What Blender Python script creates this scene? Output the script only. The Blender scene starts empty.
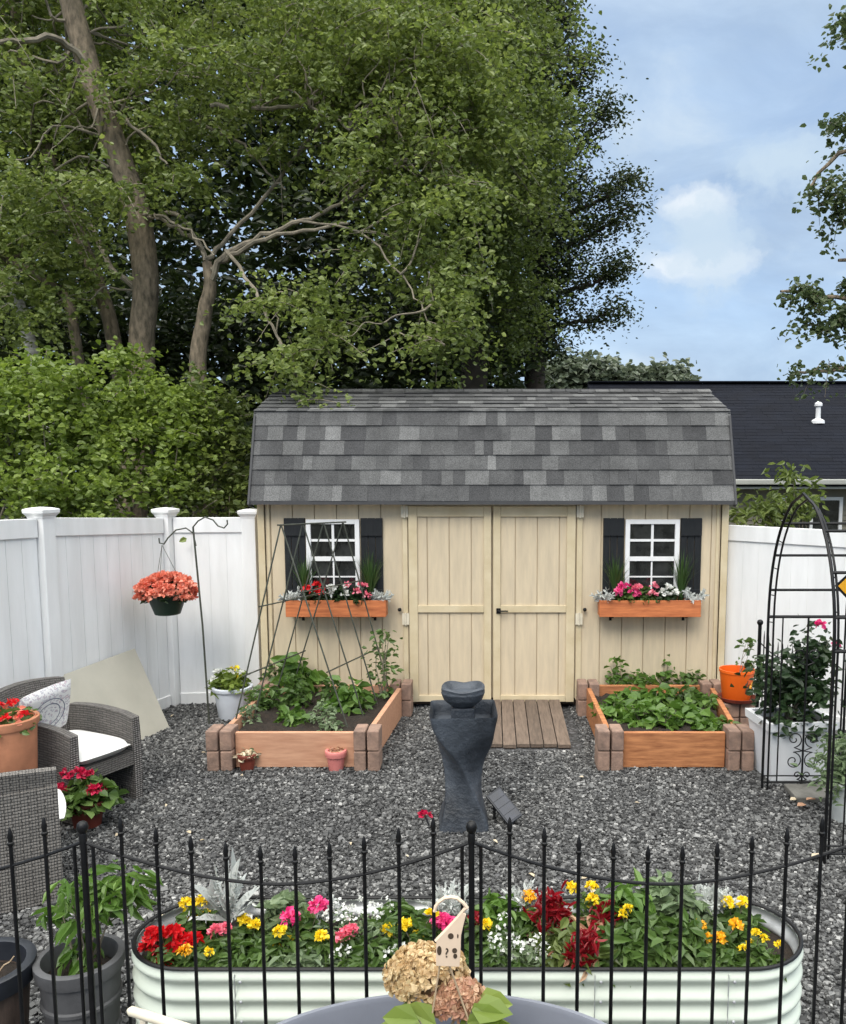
import bpy, math, random
import numpy as np
from mathutils import Vector, Matrix
R = math.radians
PI = math.pi
random.seed(7)
rng = np.random.default_rng(11)
sc = bpy.context.scene
col = sc.collection

# ---------------------------------------------------------------- camera
F, PX, PY, TH, H = 846.0, 490.0, 566.0, R(6.5), 2.204
CT, ST = math.cos(TH), math.sin(TH)

def ray(px, py):
    u = (px - PX) / F; v = (PY - py) / F
    return u, CT + v * ST, -ST + v * CT

def at(px, py, Y):
    """point seen at a pixel of the reference, at distance Y in front of the viewer"""
    x, y, z = ray(px, py); t = Y / y
    return Vector((x * t, Y, H + z * t))

def atz(px, py, z0=0.0):
    """point seen at a pixel of the reference, on the level z0"""
    x, y, z = ray(px, py); t = (z0 - H) / z
    return Vector((x * t, y * t, z0))

# ---------------------------------------------------------------- materials
def nt(name):
    m = bpy.data.materials.new(name); m.use_nodes = True
    t = m.node_tree; t.nodes.clear()
    out = t.nodes.new('ShaderNodeOutputMaterial')
    return m, t, out

def N(t, typ, **kw):
    n = t.nodes.new(typ)
    for k, v in kw.items():
        if k in n.inputs: n.inputs[k].default_value = v
        else: setattr(n, k, v)
    return n

def ramp(t, stops, fac=None, interp='LINEAR'):
    n = t.nodes.new('ShaderNodeValToRGB'); e = n.color_ramp.elements
    n.color_ramp.interpolation = interp
    while len(e) < len(stops): e.new(0.5)
    for i, (p, c) in enumerate(stops):
        e[i].position = p
        e[i].color = (*c, 1) if len(c) == 3 else c
    if fac is not None: t.links.new(fac, n.inputs[0])
    return n

def g(v): return (v, v, v)
def mul(c, k): return tuple(min(1, x * k) for x in c)

def pmat(name, c, rough=0.6, var=0.15, scale=6.0, bump=0.0, bscale=40.0, metal=0.0, spec=0.4,
         stretch=(1, 1, 1), c2=None, island=0.0, coat=0.0):
    """principled material with two octaves of procedural variation"""
    m, t, out = nt(name)
    L = t.links.new
    p = N(t, 'ShaderNodeBsdfPrincipled', Roughness=rough, Metallic=metal)
    p.inputs['Specular IOR Level'].default_value = spec
    if coat: p.inputs['Coat Weight'].default_value = coat
    L(p.outputs[0], out.inputs[0])
    tc = N(t, 'ShaderNodeTexCoord'); oi = N(t, 'ShaderNodeObjectInfo')
    mp = N(t, 'ShaderNodeMapping'); mp.inputs['Scale'].default_value = stretch
    L(tc.outputs['Object'], mp.inputs['Vector'])
    off = N(t, 'ShaderNodeVectorMath', operation='MULTIPLY_ADD')
    cmb = N(t, 'ShaderNodeCombineXYZ')
    L(oi.outputs['Random'], cmb.inputs[0]); L(oi.outputs['Random'], cmb.inputs[1])
    off.inputs[1].default_value = (37, 53, 0); L(cmb.outputs[0], off.inputs[0]); L(mp.outputs[0], off.inputs[2])
    n1 = N(t, 'ShaderNodeTexNoise', Scale=scale, Detail=6.0, Roughness=0.6)
    L(off.outputs[0], n1.inputs['Vector'])
    c2 = c2 or mul(c, 1 - 1.6 * var)
    r = ramp(t, [(0.3, c2), (0.68, mul(c, 1 + var))], n1.outputs['Fac'])
    colo = r.outputs[0]
    if island:
        ge = N(t, 'ShaderNodeNewGeometry')
        hs = N(t, 'ShaderNodeHueSaturation')
        mr = N(t, 'ShaderNodeMapRange'); mr.inputs[3].default_value = 1 - island; mr.inputs[4].default_value = 1 + island
        L(ge.outputs['Random Per Island'], mr.inputs[0]); L(mr.outputs[0], hs.inputs['Value'])
        L(colo, hs.inputs['Color']); colo = hs.outputs[0]
    L(colo, p.inputs['Base Color'])
    rr = N(t, 'ShaderNodeMapRange'); rr.inputs[3].default_value = max(.05, rough - .12); rr.inputs[4].default_value = min(1, rough + .12)
    L(n1.outputs['Fac'], rr.inputs[0]); L(rr.outputs[0], p.inputs['Roughness'])
    if bump:
        n2 = N(t, 'ShaderNodeTexNoise', Scale=bscale, Detail=5.0, Roughness=0.65)
        L(off.outputs[0], n2.inputs['Vector'])
        b = N(t, 'ShaderNodeBump', Strength=bump, Distance=0.01)
        L(n2.outputs['Fac'], b.inputs['Height']); L(b.outputs[0], p.inputs['Normal'])
    return m

def leafmat(name, stops, trans=0.3, rough=0.42, spec=0.45):
    """leaf or petal: colour by leaf, some light let through"""
    m, t, out = nt(name); L = t.links.new
    ge = N(t, 'ShaderNodeNewGeometry')
    tc = N(t, 'ShaderNodeTexCoord'); nz = N(t, 'ShaderNodeTexNoise', Scale=2.0, Detail=3.0); L(tc.outputs['Object'], nz.inputs['Vector'])
    mr = N(t, 'ShaderNodeMapRange'); mr.inputs[1].default_value = .3; mr.inputs[2].default_value = .7; L(nz.outputs['Fac'], mr.inputs[0])
    mm = N(t, 'ShaderNodeMix'); mm.inputs[0].default_value = .5; L(ge.outputs['Random Per Island'], mm.inputs[2]); L(mr.outputs[0], mm.inputs[3])
    r = ramp(t, stops, mm.outputs[0])
    p = N(t, 'ShaderNodeBsdfPrincipled', Roughness=rough)
    p.inputs['Specular IOR Level'].default_value = spec
    L(r.outputs[0], p.inputs['Base Color'])
    tr = N(t, 'ShaderNodeBsdfTranslucent')
    hs = N(t, 'ShaderNodeHueSaturation', Saturation=1.1, Value=1.2)
    L(r.outputs[0], hs.inputs['Color']); L(hs.outputs[0], tr.inputs[0])
    mx = N(t, 'ShaderNodeMixShader'); mx.inputs[0].default_value = trans
    L(p.outputs[0], mx.inputs[1]); L(tr.outputs[0], mx.inputs[2]); L(mx.outputs[0], out.inputs[0])
    return m

# ---------------------------------------------------------------- objects
def empty(name, loc, rz=0.0):
    o = bpy.data.objects.new(name, None); col.objects.link(o)
    o.location = loc; o.rotation_euler = (0, 0, rz); o.empty_display_size = .1
    o['_b'] = 1
    return o

def tag(o, label=None, cat=None, group=None, kind=None):
    if label: o['label'] = label
    if cat: o['category'] = cat
    if group: o['group'] = group
    if kind: o['kind'] = kind
    return o

def thing(name, loc, label, cat, group=None, rz=0.0):
    return tag(empty(name, loc, rz), label, cat, group)

def wloc(o):
    v = Vector((0, 0, 0))
    while o is not None:
        v += o.location; o = o.parent
    return v

def link_mesh(name, me, mats, parent=None, loc=None):
    o = bpy.data.objects.new(name, me); col.objects.link(o)
    for m in (mats if isinstance(mats, (list, tuple)) else [mats]): me.materials.append(m)
    if parent is not None: o.parent = parent
    if loc is not None: o.location = loc
    return o

def npmesh(V, Fs, smooth=False, idx=None):
    """mesh from numpy verts (n,3) and a list of equal-size face arrays"""
    me = bpy.data.meshes.new('m')
    V = np.asarray(V, dtype=np.float32).reshape(-1, 3)
    me.vertices.add(len(V)); me.vertices.foreach_set('co', V.ravel())
    fl = [np.asarray(f, dtype=np.int32) for f in Fs]
    tot = sum(f.size for f in fl); nf = sum(len(f) for f in fl)
    me.loops.add(tot); me.loops.foreach_set('vertex_index', np.concatenate([f.ravel() for f in fl]))
    me.polygons.add(nf)
    sizes = np.concatenate([np.full(len(f), f.shape[1], dtype=np.int32) for f in fl])
    st = np.concatenate([[0], np.cumsum(sizes)[:-1]]).astype(np.int32)
    me.polygons.foreach_set('loop_start', st)
    if idx is not None: me.polygons.foreach_set('material_index', np.asarray(idx, dtype=np.int32))
    me.update(calc_edges=True); me.validate()
    me.polygons.foreach_set('use_smooth', np.full(len(me.polygons), smooth))
    return me

class MB:
    def __init__(s): s.v = []; s.f = []; s.mi = []; s.m = 0
    def add(s, vs, fs):
        b = len(s.v); s.v += [tuple(v) for v in vs]
        s.f += [tuple(b + i for i in f) for f in fs]; s.mi += [s.m] * len(fs)
        return s
    def box(s, x0, x1, y0, y1, z0, z1, M=None):
        vs = [Vector((x, y, z)) for z in (z0, z1) for y in (y0, y1) for x in (x0, x1)]
        if M is not None: vs = [M @ v for v in vs]
        return s.add(vs, [(0, 2, 3, 1), (4, 5, 7, 6), (0, 1, 5, 4), (2, 6, 7, 3), (0, 4, 6, 2), (1, 3, 7, 5)])
    def beam(s, a, b, w, h, up=(0, 0, 1)):
        """box from a to b, w across, h along up"""
        a, b = Vector(a), Vector(b); d = (b - a).normalized(); u = Vector(up)
        r = d.cross(u).normalized(); u = r.cross(d).normalized()
        vs = []
        for p in (a, b):
            for q in ((-1, -1), (1, -1), (1, 1), (-1, 1)):
                vs.append(p + r * q[0] * w / 2 + u * q[1] * h / 2)
        return s.add(vs, [(3, 2, 1, 0), (4, 5, 6, 7), (0, 1, 5, 4), (1, 2, 6, 5), (2, 3, 7, 6), (3, 0, 4, 7)])
    def prism(s, poly, d):
        """extrude a planar polygon by vector d"""
        n = len(poly); d = Vector(d); vs = [Vector(p) for p in poly]; vs += [v + d for v in vs]
        return s.add(vs, [tuple(range(n))[::-1], tuple(range(n, 2 * n))] + [(i, (i + 1) % n, n + (i + 1) % n, n + i) for i in range(n)])
    def tube(s, pts, r, n=8, cap=True):
        pts = [Vector(p) for p in pts]; k = len(pts)
        rs = r if isinstance(r, (list, tuple)) else [r] * k
        prev = None; vs = []
        for i, p in enumerate(pts):
            d = (pts[min(i + 1, k - 1)] - pts[max(i - 1, 0)]).normalized()
            if prev is None:
                a = Vector((0, 0, 1)) if abs(d.z) < .9 else Vector((1, 0, 0))
                u = d.cross(a).normalized()
            else:
                u = (prev - d * prev.dot(d)).normalized()
            prev = u; w = d.cross(u)
            vs += [p + (u * math.cos(2 * PI * j / n) + w * math.sin(2 * PI * j / n)) * rs[i] for j in range(n)]
        fs = [(i * n + j, i * n + (j + 1) % n, (i + 1) * n + (j + 1) % n, (i + 1) * n + j) for i in range(k - 1) for j in range(n)]
        if cap: fs += [tuple(range(n))[::-1], tuple(range((k - 1) * n, k * n))]
        return s.add(vs, fs)
    def lathe(s, prof, c=(0, 0, 0), n=24, sx=1.0, sy=1.0, cap0=True, cap1=True):
        c = Vector(c); vs = []; k = len(prof)
        for (r, z) in prof:
            vs += [c + Vector((r * sx * math.cos(2 * PI * j / n), r * sy * math.sin(2 * PI * j / n), z)) for j in range(n)]
        fs = [(i * n + j, i * n + (j + 1) % n, (i + 1) * n + (j + 1) % n, (i + 1) * n + j) for i in range(k - 1) for j in range(n)]
        if cap0: fs.append(tuple(range(n))[::-1])
        if cap1: fs.append(tuple(range((k - 1) * n, k * n)))
        return s.add(vs, fs)
    def ball(s, c, r, n=10, m=6):
        rx, ry, rz = r if isinstance(r, (tuple, list)) else (r, r, r)
        c = Vector(c); vs = [c + Vector((0, 0, -rz))]
        for i in range(1, m):
            a = -PI / 2 + PI * i / m
            vs += [c + Vector((rx * math.cos(a) * math.cos(2 * PI * j / n), ry * math.cos(a) * math.sin(2 * PI * j / n), rz * math.sin(a))) for j in range(n)]
        vs.append(c + Vector((0, 0, rz))); t = len(vs) - 1
        fs = [(0, 1 + (j + 1) % n, 1 + j) for j in range(n)]
        fs += [(1 + i * n + j, 1 + i * n + (j + 1) % n, 1 + (i + 1) * n + (j + 1) % n, 1 + (i + 1) * n + j) for i in range(m - 2) for j in range(n)]
        fs += [(t, 1 + (m - 2) * n + j, 1 + (m - 2) * n + (j + 1) % n) for j in range(n)]
        return s.add(vs, fs)
    def grid(s, fn, nu, nv, closed=False):
        vs = [fn(i / nu, j / nv) for j in range(nv + 1) for i in range(nu + (0 if closed else 1))]
        w = nu if closed else nu + 1
        fs = [(j * w + i, j * w + (i + 1) % w, (j + 1) * w + (i + 1) % w, (j + 1) * w + i) for j in range(nv) for i in range(nu)]
        return s.add(vs, fs)
    def build(s, name, mats, parent=None, world=True, smooth=False, loc=None, bevel=0.0):
        """world: coordinates are in the world; a top-level mesh gets its base as origin"""
        off = Vector((0, 0, 0))
        if world:
            if parent is not None: off = wloc(parent)
            elif loc is not None: off = Vector(loc)
            else:
                a = np.array(s.v); off = Vector(((a[:, 0].min() + a[:, 0].max()) / 2, (a[:, 1].min() + a[:, 1].max()) / 2, a[:, 2].min()))
        me = bpy.data.meshes.new(name)
        me.from_pydata([(v[0] - off.x, v[1] - off.y, v[2] - off.z) for v in s.v], [], s.f)
        me.polygons.foreach_set('material_index', s.mi)
        me.update()
        me.polygons.foreach_set('use_smooth', [smooth] * len(me.polygons))
        o = link_mesh(name, me, mats, parent, None if parent is not None else off)
        if bevel:
            b = o.modifiers.new('Bevel', 'BEVEL'); b.width = bevel; b.segments = 2; b.limit_method = 'ANGLE'; b.angle_limit = R(40)
        if smooth and not bevel:
            me.set_sharp_from_angle(angle=R(45))
        return o

def copy_tree(o, parent=None):
    c = o.copy(); col.objects.link(c); c.parent = parent
    for ch in [x for x in bpy.data.objects if x.parent == o]: copy_tree(ch, c)
    return c

# ---------------------------------------------------------------- foliage
def unit(a): return a / np.maximum(np.linalg.norm(a, axis=1, keepdims=True), 1e-6)

def leaf_arrays(C, size, droop=0.25, aspect=0.55, up=0.6, D=None, jitter=0.35, fold=0.12):
    """6-vertex folded leaves at points C; returns verts (n,6,3)"""
    n = len(C); s = size * (1 + jitter * (rng.random(n) * 2 - 1)); s = s[:, None]
    if D is None:
        a = rng.random(n) * 2 * PI
        D = np.stack([np.cos(a), np.sin(a), rng.normal(-droop, .35, n)], 1)
    d = unit(D)
    nn = unit(np.stack([rng.normal(0, 1, n), rng.normal(0, 1, n), rng.normal(up, .7, n) + .25], 1))
    r = unit(np.cross(d, nn)); nn = np.cross(r, d)
    w = s * aspect * .5
    b = C; tip = C + d * s - nn * s * .08
    f = nn * s * fold
    return np.stack([b, C + d * s * .3 + r * w + f, C + d * s * .68 + r * w * .75 + f * .8, tip,
                     C + d * s * .68 - r * w * .75 + f * .8, C + d * s * .3 - r * w + f], 1)

def leaf_mesh(A):
    n = len(A); b = (np.arange(n) * 6)[:, None]
    f1 = b + np.array([[0, 1, 2, 3]]); f2 = b + np.array([[0, 3, 4, 5]])
    return npmesh(A.reshape(-1, 3), [np.concatenate([f1, f2])])

def leaves(name, C, size, mat, parent=None, **kw):
    C = np.asarray(C, dtype=float)
    A = leaf_arrays(C, size, **kw)
    off = np.array(wloc(parent)) if parent is not None else np.array([C[:, 0].mean(), C[:, 1].mean(), C[:, 2].min()])
    return link_mesh(name, leaf_mesh(A - off), mat, parent, None if parent is not None else Vector(off))

def clumps(blobs, ncl, per, rad, flat=0.5, shell=2.2):
    """blobs: (centre, (rx,ry,rz)); leaves gathered in sprays with gaps between"""
    c = np.array([list(b[0]) for b in blobs]); r = np.array([list(b[1]) for b in blobs])
    w = (r[:, 0] * r[:, 2]) ** 1.0; w = w / w.sum()
    k = rng.choice(len(blobs), ncl, p=w)
    d = unit(rng.normal(0, 1, (ncl, 3))); q = rng.random(ncl) ** (1 / shell)
    cc = c[k] + d * q[:, None] * r[k]
    sc_ = rad * (.6 + .8 * rng.random(ncl))
    tilt = rng.normal(0, .35, (ncl, 2))
    p = rng.normal(0, 1, (ncl, per, 3)) * sc_[:, None, None]
    p[:, :, 2] = p[:, :, 2] * flat + p[:, :, 0] * tilt[:, None, 0] + p[:, :, 1] * tilt[:, None, 1]
    return (cc[:, None, :] + p).reshape(-1, 3), cc

def sprays(blobs, n, L_, per, spread=.07, droop=.35, shell=2.2):
    """leafy twigs: leaves strung along drooping shoots that grow outward from the crown lobes"""
    c = np.array([list(b[0]) for b in blobs]); r = np.array([list(b[1]) for b in blobs])
    w = r[:, 0] * r[:, 2]; k = rng.choice(len(blobs), n, p=w / w.sum())
    d = unit(rng.normal(0, 1, (n, 3))); q = rng.random(n) ** (1 / shell)
    cc = c[k] + d * q[:, None] * r[k]
    D = unit(d * np.array([1, 1, .5]) + rng.normal(0, .45, (n, 3)) + np.array([.1, -.1, -.05]))
    ln = L_ * (.55 + .9 * rng.random(n))
    t = rng.random((n, per)) ** .8
    P = cc[:, None, :] + D[:, None, :] * (ln[:, None] * (t - .35))[..., None]
    P[..., 2] -= droop * ln[:, None] * t ** 2
    P += rng.normal(0, 1, P.shape) * spread * np.array([1, 1, .6]) * (.5 + .8 * t)[..., None]
    tw = []
    for s in range(5):
        f = s / 4 * .95; Q = cc + D * (ln * (f - .35))[:, None]; Q[:, 2] -= droop * ln * f ** 2; tw.append(Q)
    return P.reshape(-1, 3), cc, np.stack(tw, 1)

def smooth_path(P, rad, k=3):
    """Catmull-Rom through the points, radii interpolated"""
    P = [Vector(p) for p in P]; Q = []; rr = []
    for i in range(len(P) - 1):
        p0, p1, p2, p3 = P[max(i - 1, 0)], P[i], P[i + 1], P[min(i + 2, len(P) - 1)]
        for j in range(k):
            t = j / k
            Q.append(.5 * (2 * p1 + (p2 - p0) * t + (2 * p0 - 5 * p1 + 4 * p2 - p3) * t * t + (3 * p1 - p0 - 3 * p2 + p3) * t ** 3)); rr.append(rad[i] * (1 - t) + rad[i + 1] * t)
    return Q + [P[-1]], rr + [rad[-1]]

def wob(a, b, n=6, amp=.06, sag=0.0):
    a, b = Vector(a), Vector(b); L = (b - a).length
    pts = []
    for i in range(n + 1):
        t = i / n; k = math.sin(PI * t)
        p = a.lerp(b, t) + Vector((random.uniform(-1, 1), random.uniform(-1, 1), random.uniform(-1, 1))) * amp * L * (k > .01)
        p.z += sag * L * k; pts.append(p)
    return pts

def blob(px, py, Y, rx, rz, ry=None):
    """a crown lobe given by its place and radii in reference pixels"""
    k = Y / F
    return (at(px, py, Y), (rx * k, (ry if ry else (rx + rz) / 2) * k, rz * k))
# ================================================================ setting: world, sun, camera
w = bpy.data.worlds.new('World'); sc.world = w; w.use_nodes = True
t = w.node_tree; t.nodes.clear(); L = t.links.new
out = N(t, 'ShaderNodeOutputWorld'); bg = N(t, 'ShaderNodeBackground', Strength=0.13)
sky = N(t, 'ShaderNodeTexSky'); sky.sky_type = 'NISHITA'; sky.sun_disc = False
SUN_EL, SUN_AZ = R(46), R(197)
sky.sun_elevation = SUN_EL; sky.sun_rotation = SUN_AZ; sky.air_density = 1.0; sky.dust_density = 1.5
tc = N(t, 'ShaderNodeTexCoord')
mp = N(t, 'ShaderNodeMapping'); mp.inputs['Scale'].default_value = (1.6, 1.6, 3.6); mp.inputs['Location'].default_value = (.35, .2, .1)
n1 = N(t, 'ShaderNodeTexNoise', Scale=1.7, Detail=8.0, Roughness=0.55, Distortion=0.3)
L(tc.outputs['Generated'], mp.inputs[0]); L(mp.outputs[0], n1.inputs['Vector'])
cov = ramp(t, [(0.32, g(0.72)), (0.62, g(1.0))], n1.outputs['Fac'])
# the cloud sheet: grey blue, paler in its thin places
n2 = N(t, 'ShaderNodeTexNoise', Scale=3.4, Detail=9.0, Roughness=0.58, Distortion=.4)
L(mp.outputs[0], n2.inputs['Vector'])
cl = ramp(t, [(0.30, (1.28, 1.77, 2.52)), (0.46, (1.50, 1.99, 2.68)), (0.58, (1.72, 2.24, 2.92)), (0.72, (2.2, 2.65, 3.12))], n2.outputs['Fac'])
mx = N(t, 'ShaderNodeMix', data_type='RGBA')
L(cov.outputs[0], mx.inputs[0]); L(sky.outputs[0], mx.inputs[6]); L(cl.outputs[0], mx.inputs[7])
# two bright cumulus patches low over the neighbour's roof
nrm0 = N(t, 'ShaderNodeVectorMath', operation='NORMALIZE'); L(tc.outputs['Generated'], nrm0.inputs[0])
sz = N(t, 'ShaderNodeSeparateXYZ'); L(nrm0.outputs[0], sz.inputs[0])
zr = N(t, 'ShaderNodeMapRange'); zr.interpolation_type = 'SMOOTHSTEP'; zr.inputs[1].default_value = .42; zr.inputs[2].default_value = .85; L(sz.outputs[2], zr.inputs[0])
hi = N(t, 'ShaderNodeMix', data_type='RGBA'); L(zr.outputs[0], hi.inputs[0]); L(mx.outputs[2], hi.inputs[6]); hi.inputs[7].default_value = (13.2, 13.2, 12.9, 1)   # cloud overhead, out of view, brightened and whitened to light the yard
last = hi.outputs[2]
nrm = N(t, 'ShaderNodeVectorMath', operation='NORMALIZE'); L(tc.outputs['Generated'], nrm.inputs[0])
n3 = N(t, 'ShaderNodeTexNoise', Scale=14.0, Detail=6.0, Roughness=0.6); L(nrm.outputs[0], n3.inputs['Vector'])
for ci, (px, py, wx, wz) in enumerate( ((697, 204, 46, 20), (694, 263, 64, 18), (705, 235, 70, 56), (790, 160, 70, 26))):
    d = Vector(ray(px, py)).normalized()
    sb = N(t, 'ShaderNodeVectorMath', operation='SUBTRACT'); sb.inputs[1].default_value = d; L(nrm.outputs[0], sb.inputs[0])
    ml = N(t, 'ShaderNodeVectorMath', operation='MULTIPLY'); ml.inputs[1].default_value = (F / wx, F / wx, F / wz); L(sb.outputs[0], ml.inputs[0])
    ln = N(t, 'ShaderNodeVectorMath', operation='LENGTH'); L(ml.outputs[0], ln.inputs[0])
    ns = N(t, 'ShaderNodeMath', operation='MULTIPLY_ADD'); ns.inputs[1].default_value = 2.6; L(n3.outputs['Fac'], ns.inputs[0])
    sbt = N(t, 'ShaderNodeMath', operation='SUBTRACT'); sbt.inputs[1].default_value = 1.35; L(ln.outputs['Value'], sbt.inputs[0])
    L(sbt.outputs[0], ns.inputs[2])
    rr = ramp(t, [(0.0, g(0.95)), (0.35, g(0.72)), (0.7, g(0.25)), (1.0, g(0.0))], ns.outputs[0]); rr.color_ramp.interpolation = 'EASE'
    m2 = N(t, 'ShaderNodeMix', data_type='RGBA'); L(rr.outputs[0], m2.inputs[0]); L(last, m2.inputs[6])
    m2.inputs[7].default_value = (3.75, 3.8, 3.8, 1) if ci < 2 else (2.1, 2.6, 3.1, 1); last = m2.outputs[2]
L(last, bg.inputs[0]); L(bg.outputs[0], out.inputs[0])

sl = bpy.data.lights.new('sun', 'SUN'); sl.energy = .85; sl.angle = R(26); sl.color = (1.0, .95, .87)
so = bpy.data.objects.new('sun', sl); col.objects.link(so)
sd = Vector((math.sin(SUN_AZ) * math.cos(SUN_EL), math.cos(SUN_AZ) * math.cos(SUN_EL), math.sin(SUN_EL)))
so.rotation_euler = sd.to_track_quat('Z', 'Y').to_euler(); so.location = sd * 30

cd = bpy.data.cameras.new('camera'); co = bpy.data.objects.new('camera', cd); col.objects.link(co)
co.location = (0, 0, H); co.rotation_euler = (PI / 2 - TH, 0, 0)
cd.sensor_fit = 'HORIZONTAL'; cd.sensor_width = 36; cd.lens = 36 * F / 846
cd.shift_x = (423 - PX) / 846; cd.shift_y = (PY - 512) / 846
cd.clip_start = .05; cd.clip_end = 600
sc.camera = co
sc.view_settings.view_transform = 'Standard'; sc.view_settings.look = 'None'; sc.view_settings.gamma = 1
sc.view_settings.exposure = 1.15
sc.cycles.use_denoising = True
try:
    sc.cycles.denoiser = 'OPENIMAGEDENOISE'; sc.cycles.denoising_prefilter = 'ACCURATE'
except Exception: pass
sc.cycles.max_bounces = 6; sc.cycles.transparent_max_bounces = 8
sc.cycles.diffuse_bounces = 3; sc.cycles.glossy_bounces = 2; sc.cycles.transmission_bounces = 3

# ================================================================ materials
M = {}
M['cream'] = pmat('cream siding', (.585, .485, .335), .62, .10, 3.5, .12, 60, stretch=(6, 6, .8), c2=(.53, .44, .31))
M['trim'] = pmat('cream trim paint', (.60, .51, .345), .55, .07, 5, .06, 60, c2=(.54, .44, .27))
M['vinyl'] = pmat('white vinyl', (.83, .83, .82), .42, .02, 2.2, c2=(.72, .72, .705), stretch=(3, 3, .5))
M['black'] = pmat('black powder coat', (.005, .005, .0055), .45, .3, 20, .1, 120, spec=.3)
M['shutter'] = pmat('charcoal shutter paint', (.011, .0125, .014), .5, .25, 12, .1, 80, stretch=(6, 6, 1))
M['white'] = pmat('white window paint', (.80, .80, .79), .4, .03, 8)
M['cedar'] = pmat('cedar stain', (.52, .17, .06), .6, .22, 7, .2, 60, stretch=(.7, 5, 6), c2=(.36, .10, .035))
M['cedar2'] = pmat('fresh cedar board', (.50, .28, .175), .7, .14, 9, .2, 70, stretch=(.6, 5, 5), c2=(.42, .21, .125))
M['orangeboard'] = pmat('orange cedar board', (.43, .185, .075), .65, .25, 9, .2, 70, stretch=(.6, 5, 5), c2=(.25, .09, .035))
M['ramp'] = pmat('weathered deck board', (.135, .10, .075), .85, .22, 9, .4, 60, stretch=(6, .7, 6), c2=(.085, .063, .048), island=.18)
M['block'] = pmat('tumbled concrete block', (.27, .175, .13), .9, .22, 14, .6, 60, c2=(.17, .115, .09))
M['soil'] = pmat('potting soil', (.022, .015, .010), .95, .4, 30, 1.0, 70)
M['terracotta'] = pmat('terracotta', (.40, .17, .09), .75, .15, 8, .15, 60)
M['darkterra'] = pmat('dark terracotta', (.15, .03, .018), .6, .2, 8, .1, 60)
M['pinkpot'] = pmat('pink plastic', (.60, .20, .18), .5, .08, 8)
M['whitepot'] = pmat('white plastic pot', (.66, .70, .76), .4, .05, 6)
M['greypot'] = pmat('grey resin barrel', (.085, .085, .088), .6, .2, 8, .15, 60)
M['navy'] = pmat('dark navy plastic', (.018, .021, .028), .42, .25, 8)
M['brownpot'] = pmat('brown resin barrel', (.09, .062, .048), .65, .25, 9, .2, 50, stretch=(4, 4, .8))
M['stone'] = pmat('slate grey resin', (.048, .056, .068), .5, .5, 4.5, .8, 42, c2=(.012, .015, .020))
M['greenmetal'] = pmat('pale green steel', (.60, .65, .56), .42, .03, 3)
M['galv'] = pmat('grey steel inside', (.42, .43, .44), .4, .2, 8, metal=.3)
M['tub'] = pmat('blue grey plastic', (.17, .18, .21), .45, .06, 5, .05, 60)
M['board'] = pmat('beige laminate', (.44, .42, .35), .5, .06, 3)
M['cushion'] = pmat('white cushion cloth', (.72, .71, .68), .9, .04, 5, .25, 9)
M['bark'] = pmat('maple bark', (.21, .165, .115), .9, .35, 7, 1.0, 30, stretch=(3, 3, 1.1), c2=(.060, .052, .034))
M['twig'] = pmat('pale twig bark', (.23, .20, .15), .9, .3, 8, .5, 40)
M['birch'] = pmat('white birch bark', (.55, .53, .48), .8, .2, 6, .3, 40, stretch=(1, 1, 5), c2=(.20, .18, .16))
M['darkbark'] = pmat('dark bark', (.05, .04, .03), .9, .3, 8, .8, 25)
M['bamboo'] = pmat('bamboo stake', (.42, .31, .20), .6, .15, 9)
M['trellis'] = pmat('dark green steel', (.055, .06, .045), .5, .3, 12)
M['orange'] = pmat('orange plastic', (.80, .13, .012), .4, .05, 6)
M['greensage'] = pmat('sage siding', (.20, .185, .14), .7, .08, 4)
M['roofdark'] = pmat('charcoal shingle', (.010, .0115, .0165), .95, .25, 2.0, .8, 30, c2=(.010, .011, .015), island=.10, spec=.08)
M['gutter'] = pmat('gutter paint', (.42, .42, .38), .5, .05, 4)
M['whitemetal'] = pmat('white enamel', (.75, .76, .77), .4, .03, 6)
M['sage_pot'] = pmat('pale resin', (.55, .57, .55), .5, .06, 6)
M['slab'] = pmat('grey paving stone', (.13, .125, .11), .9, .25, 8, .5, 40)
M['wood'] = pmat('pale birch ply', (.74, .57, .42), .65, .08, 8, stretch=(1, 1, .3))
M['darkmark'] = pmat('dark burnt mark', (.06, .04, .025), .8, .2, 20)
M['signyellow'] = pmat('yellow sign paint', (.75, .36, .02), .4, .05, 5)
M['hinge'] = pmat('painted hinge', (.66, .60, .47), .5, .06, 20)
M['solar'] = pmat('solar cell', (.012, .016, .028), .2, .3, 10, spec=.6)

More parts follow.
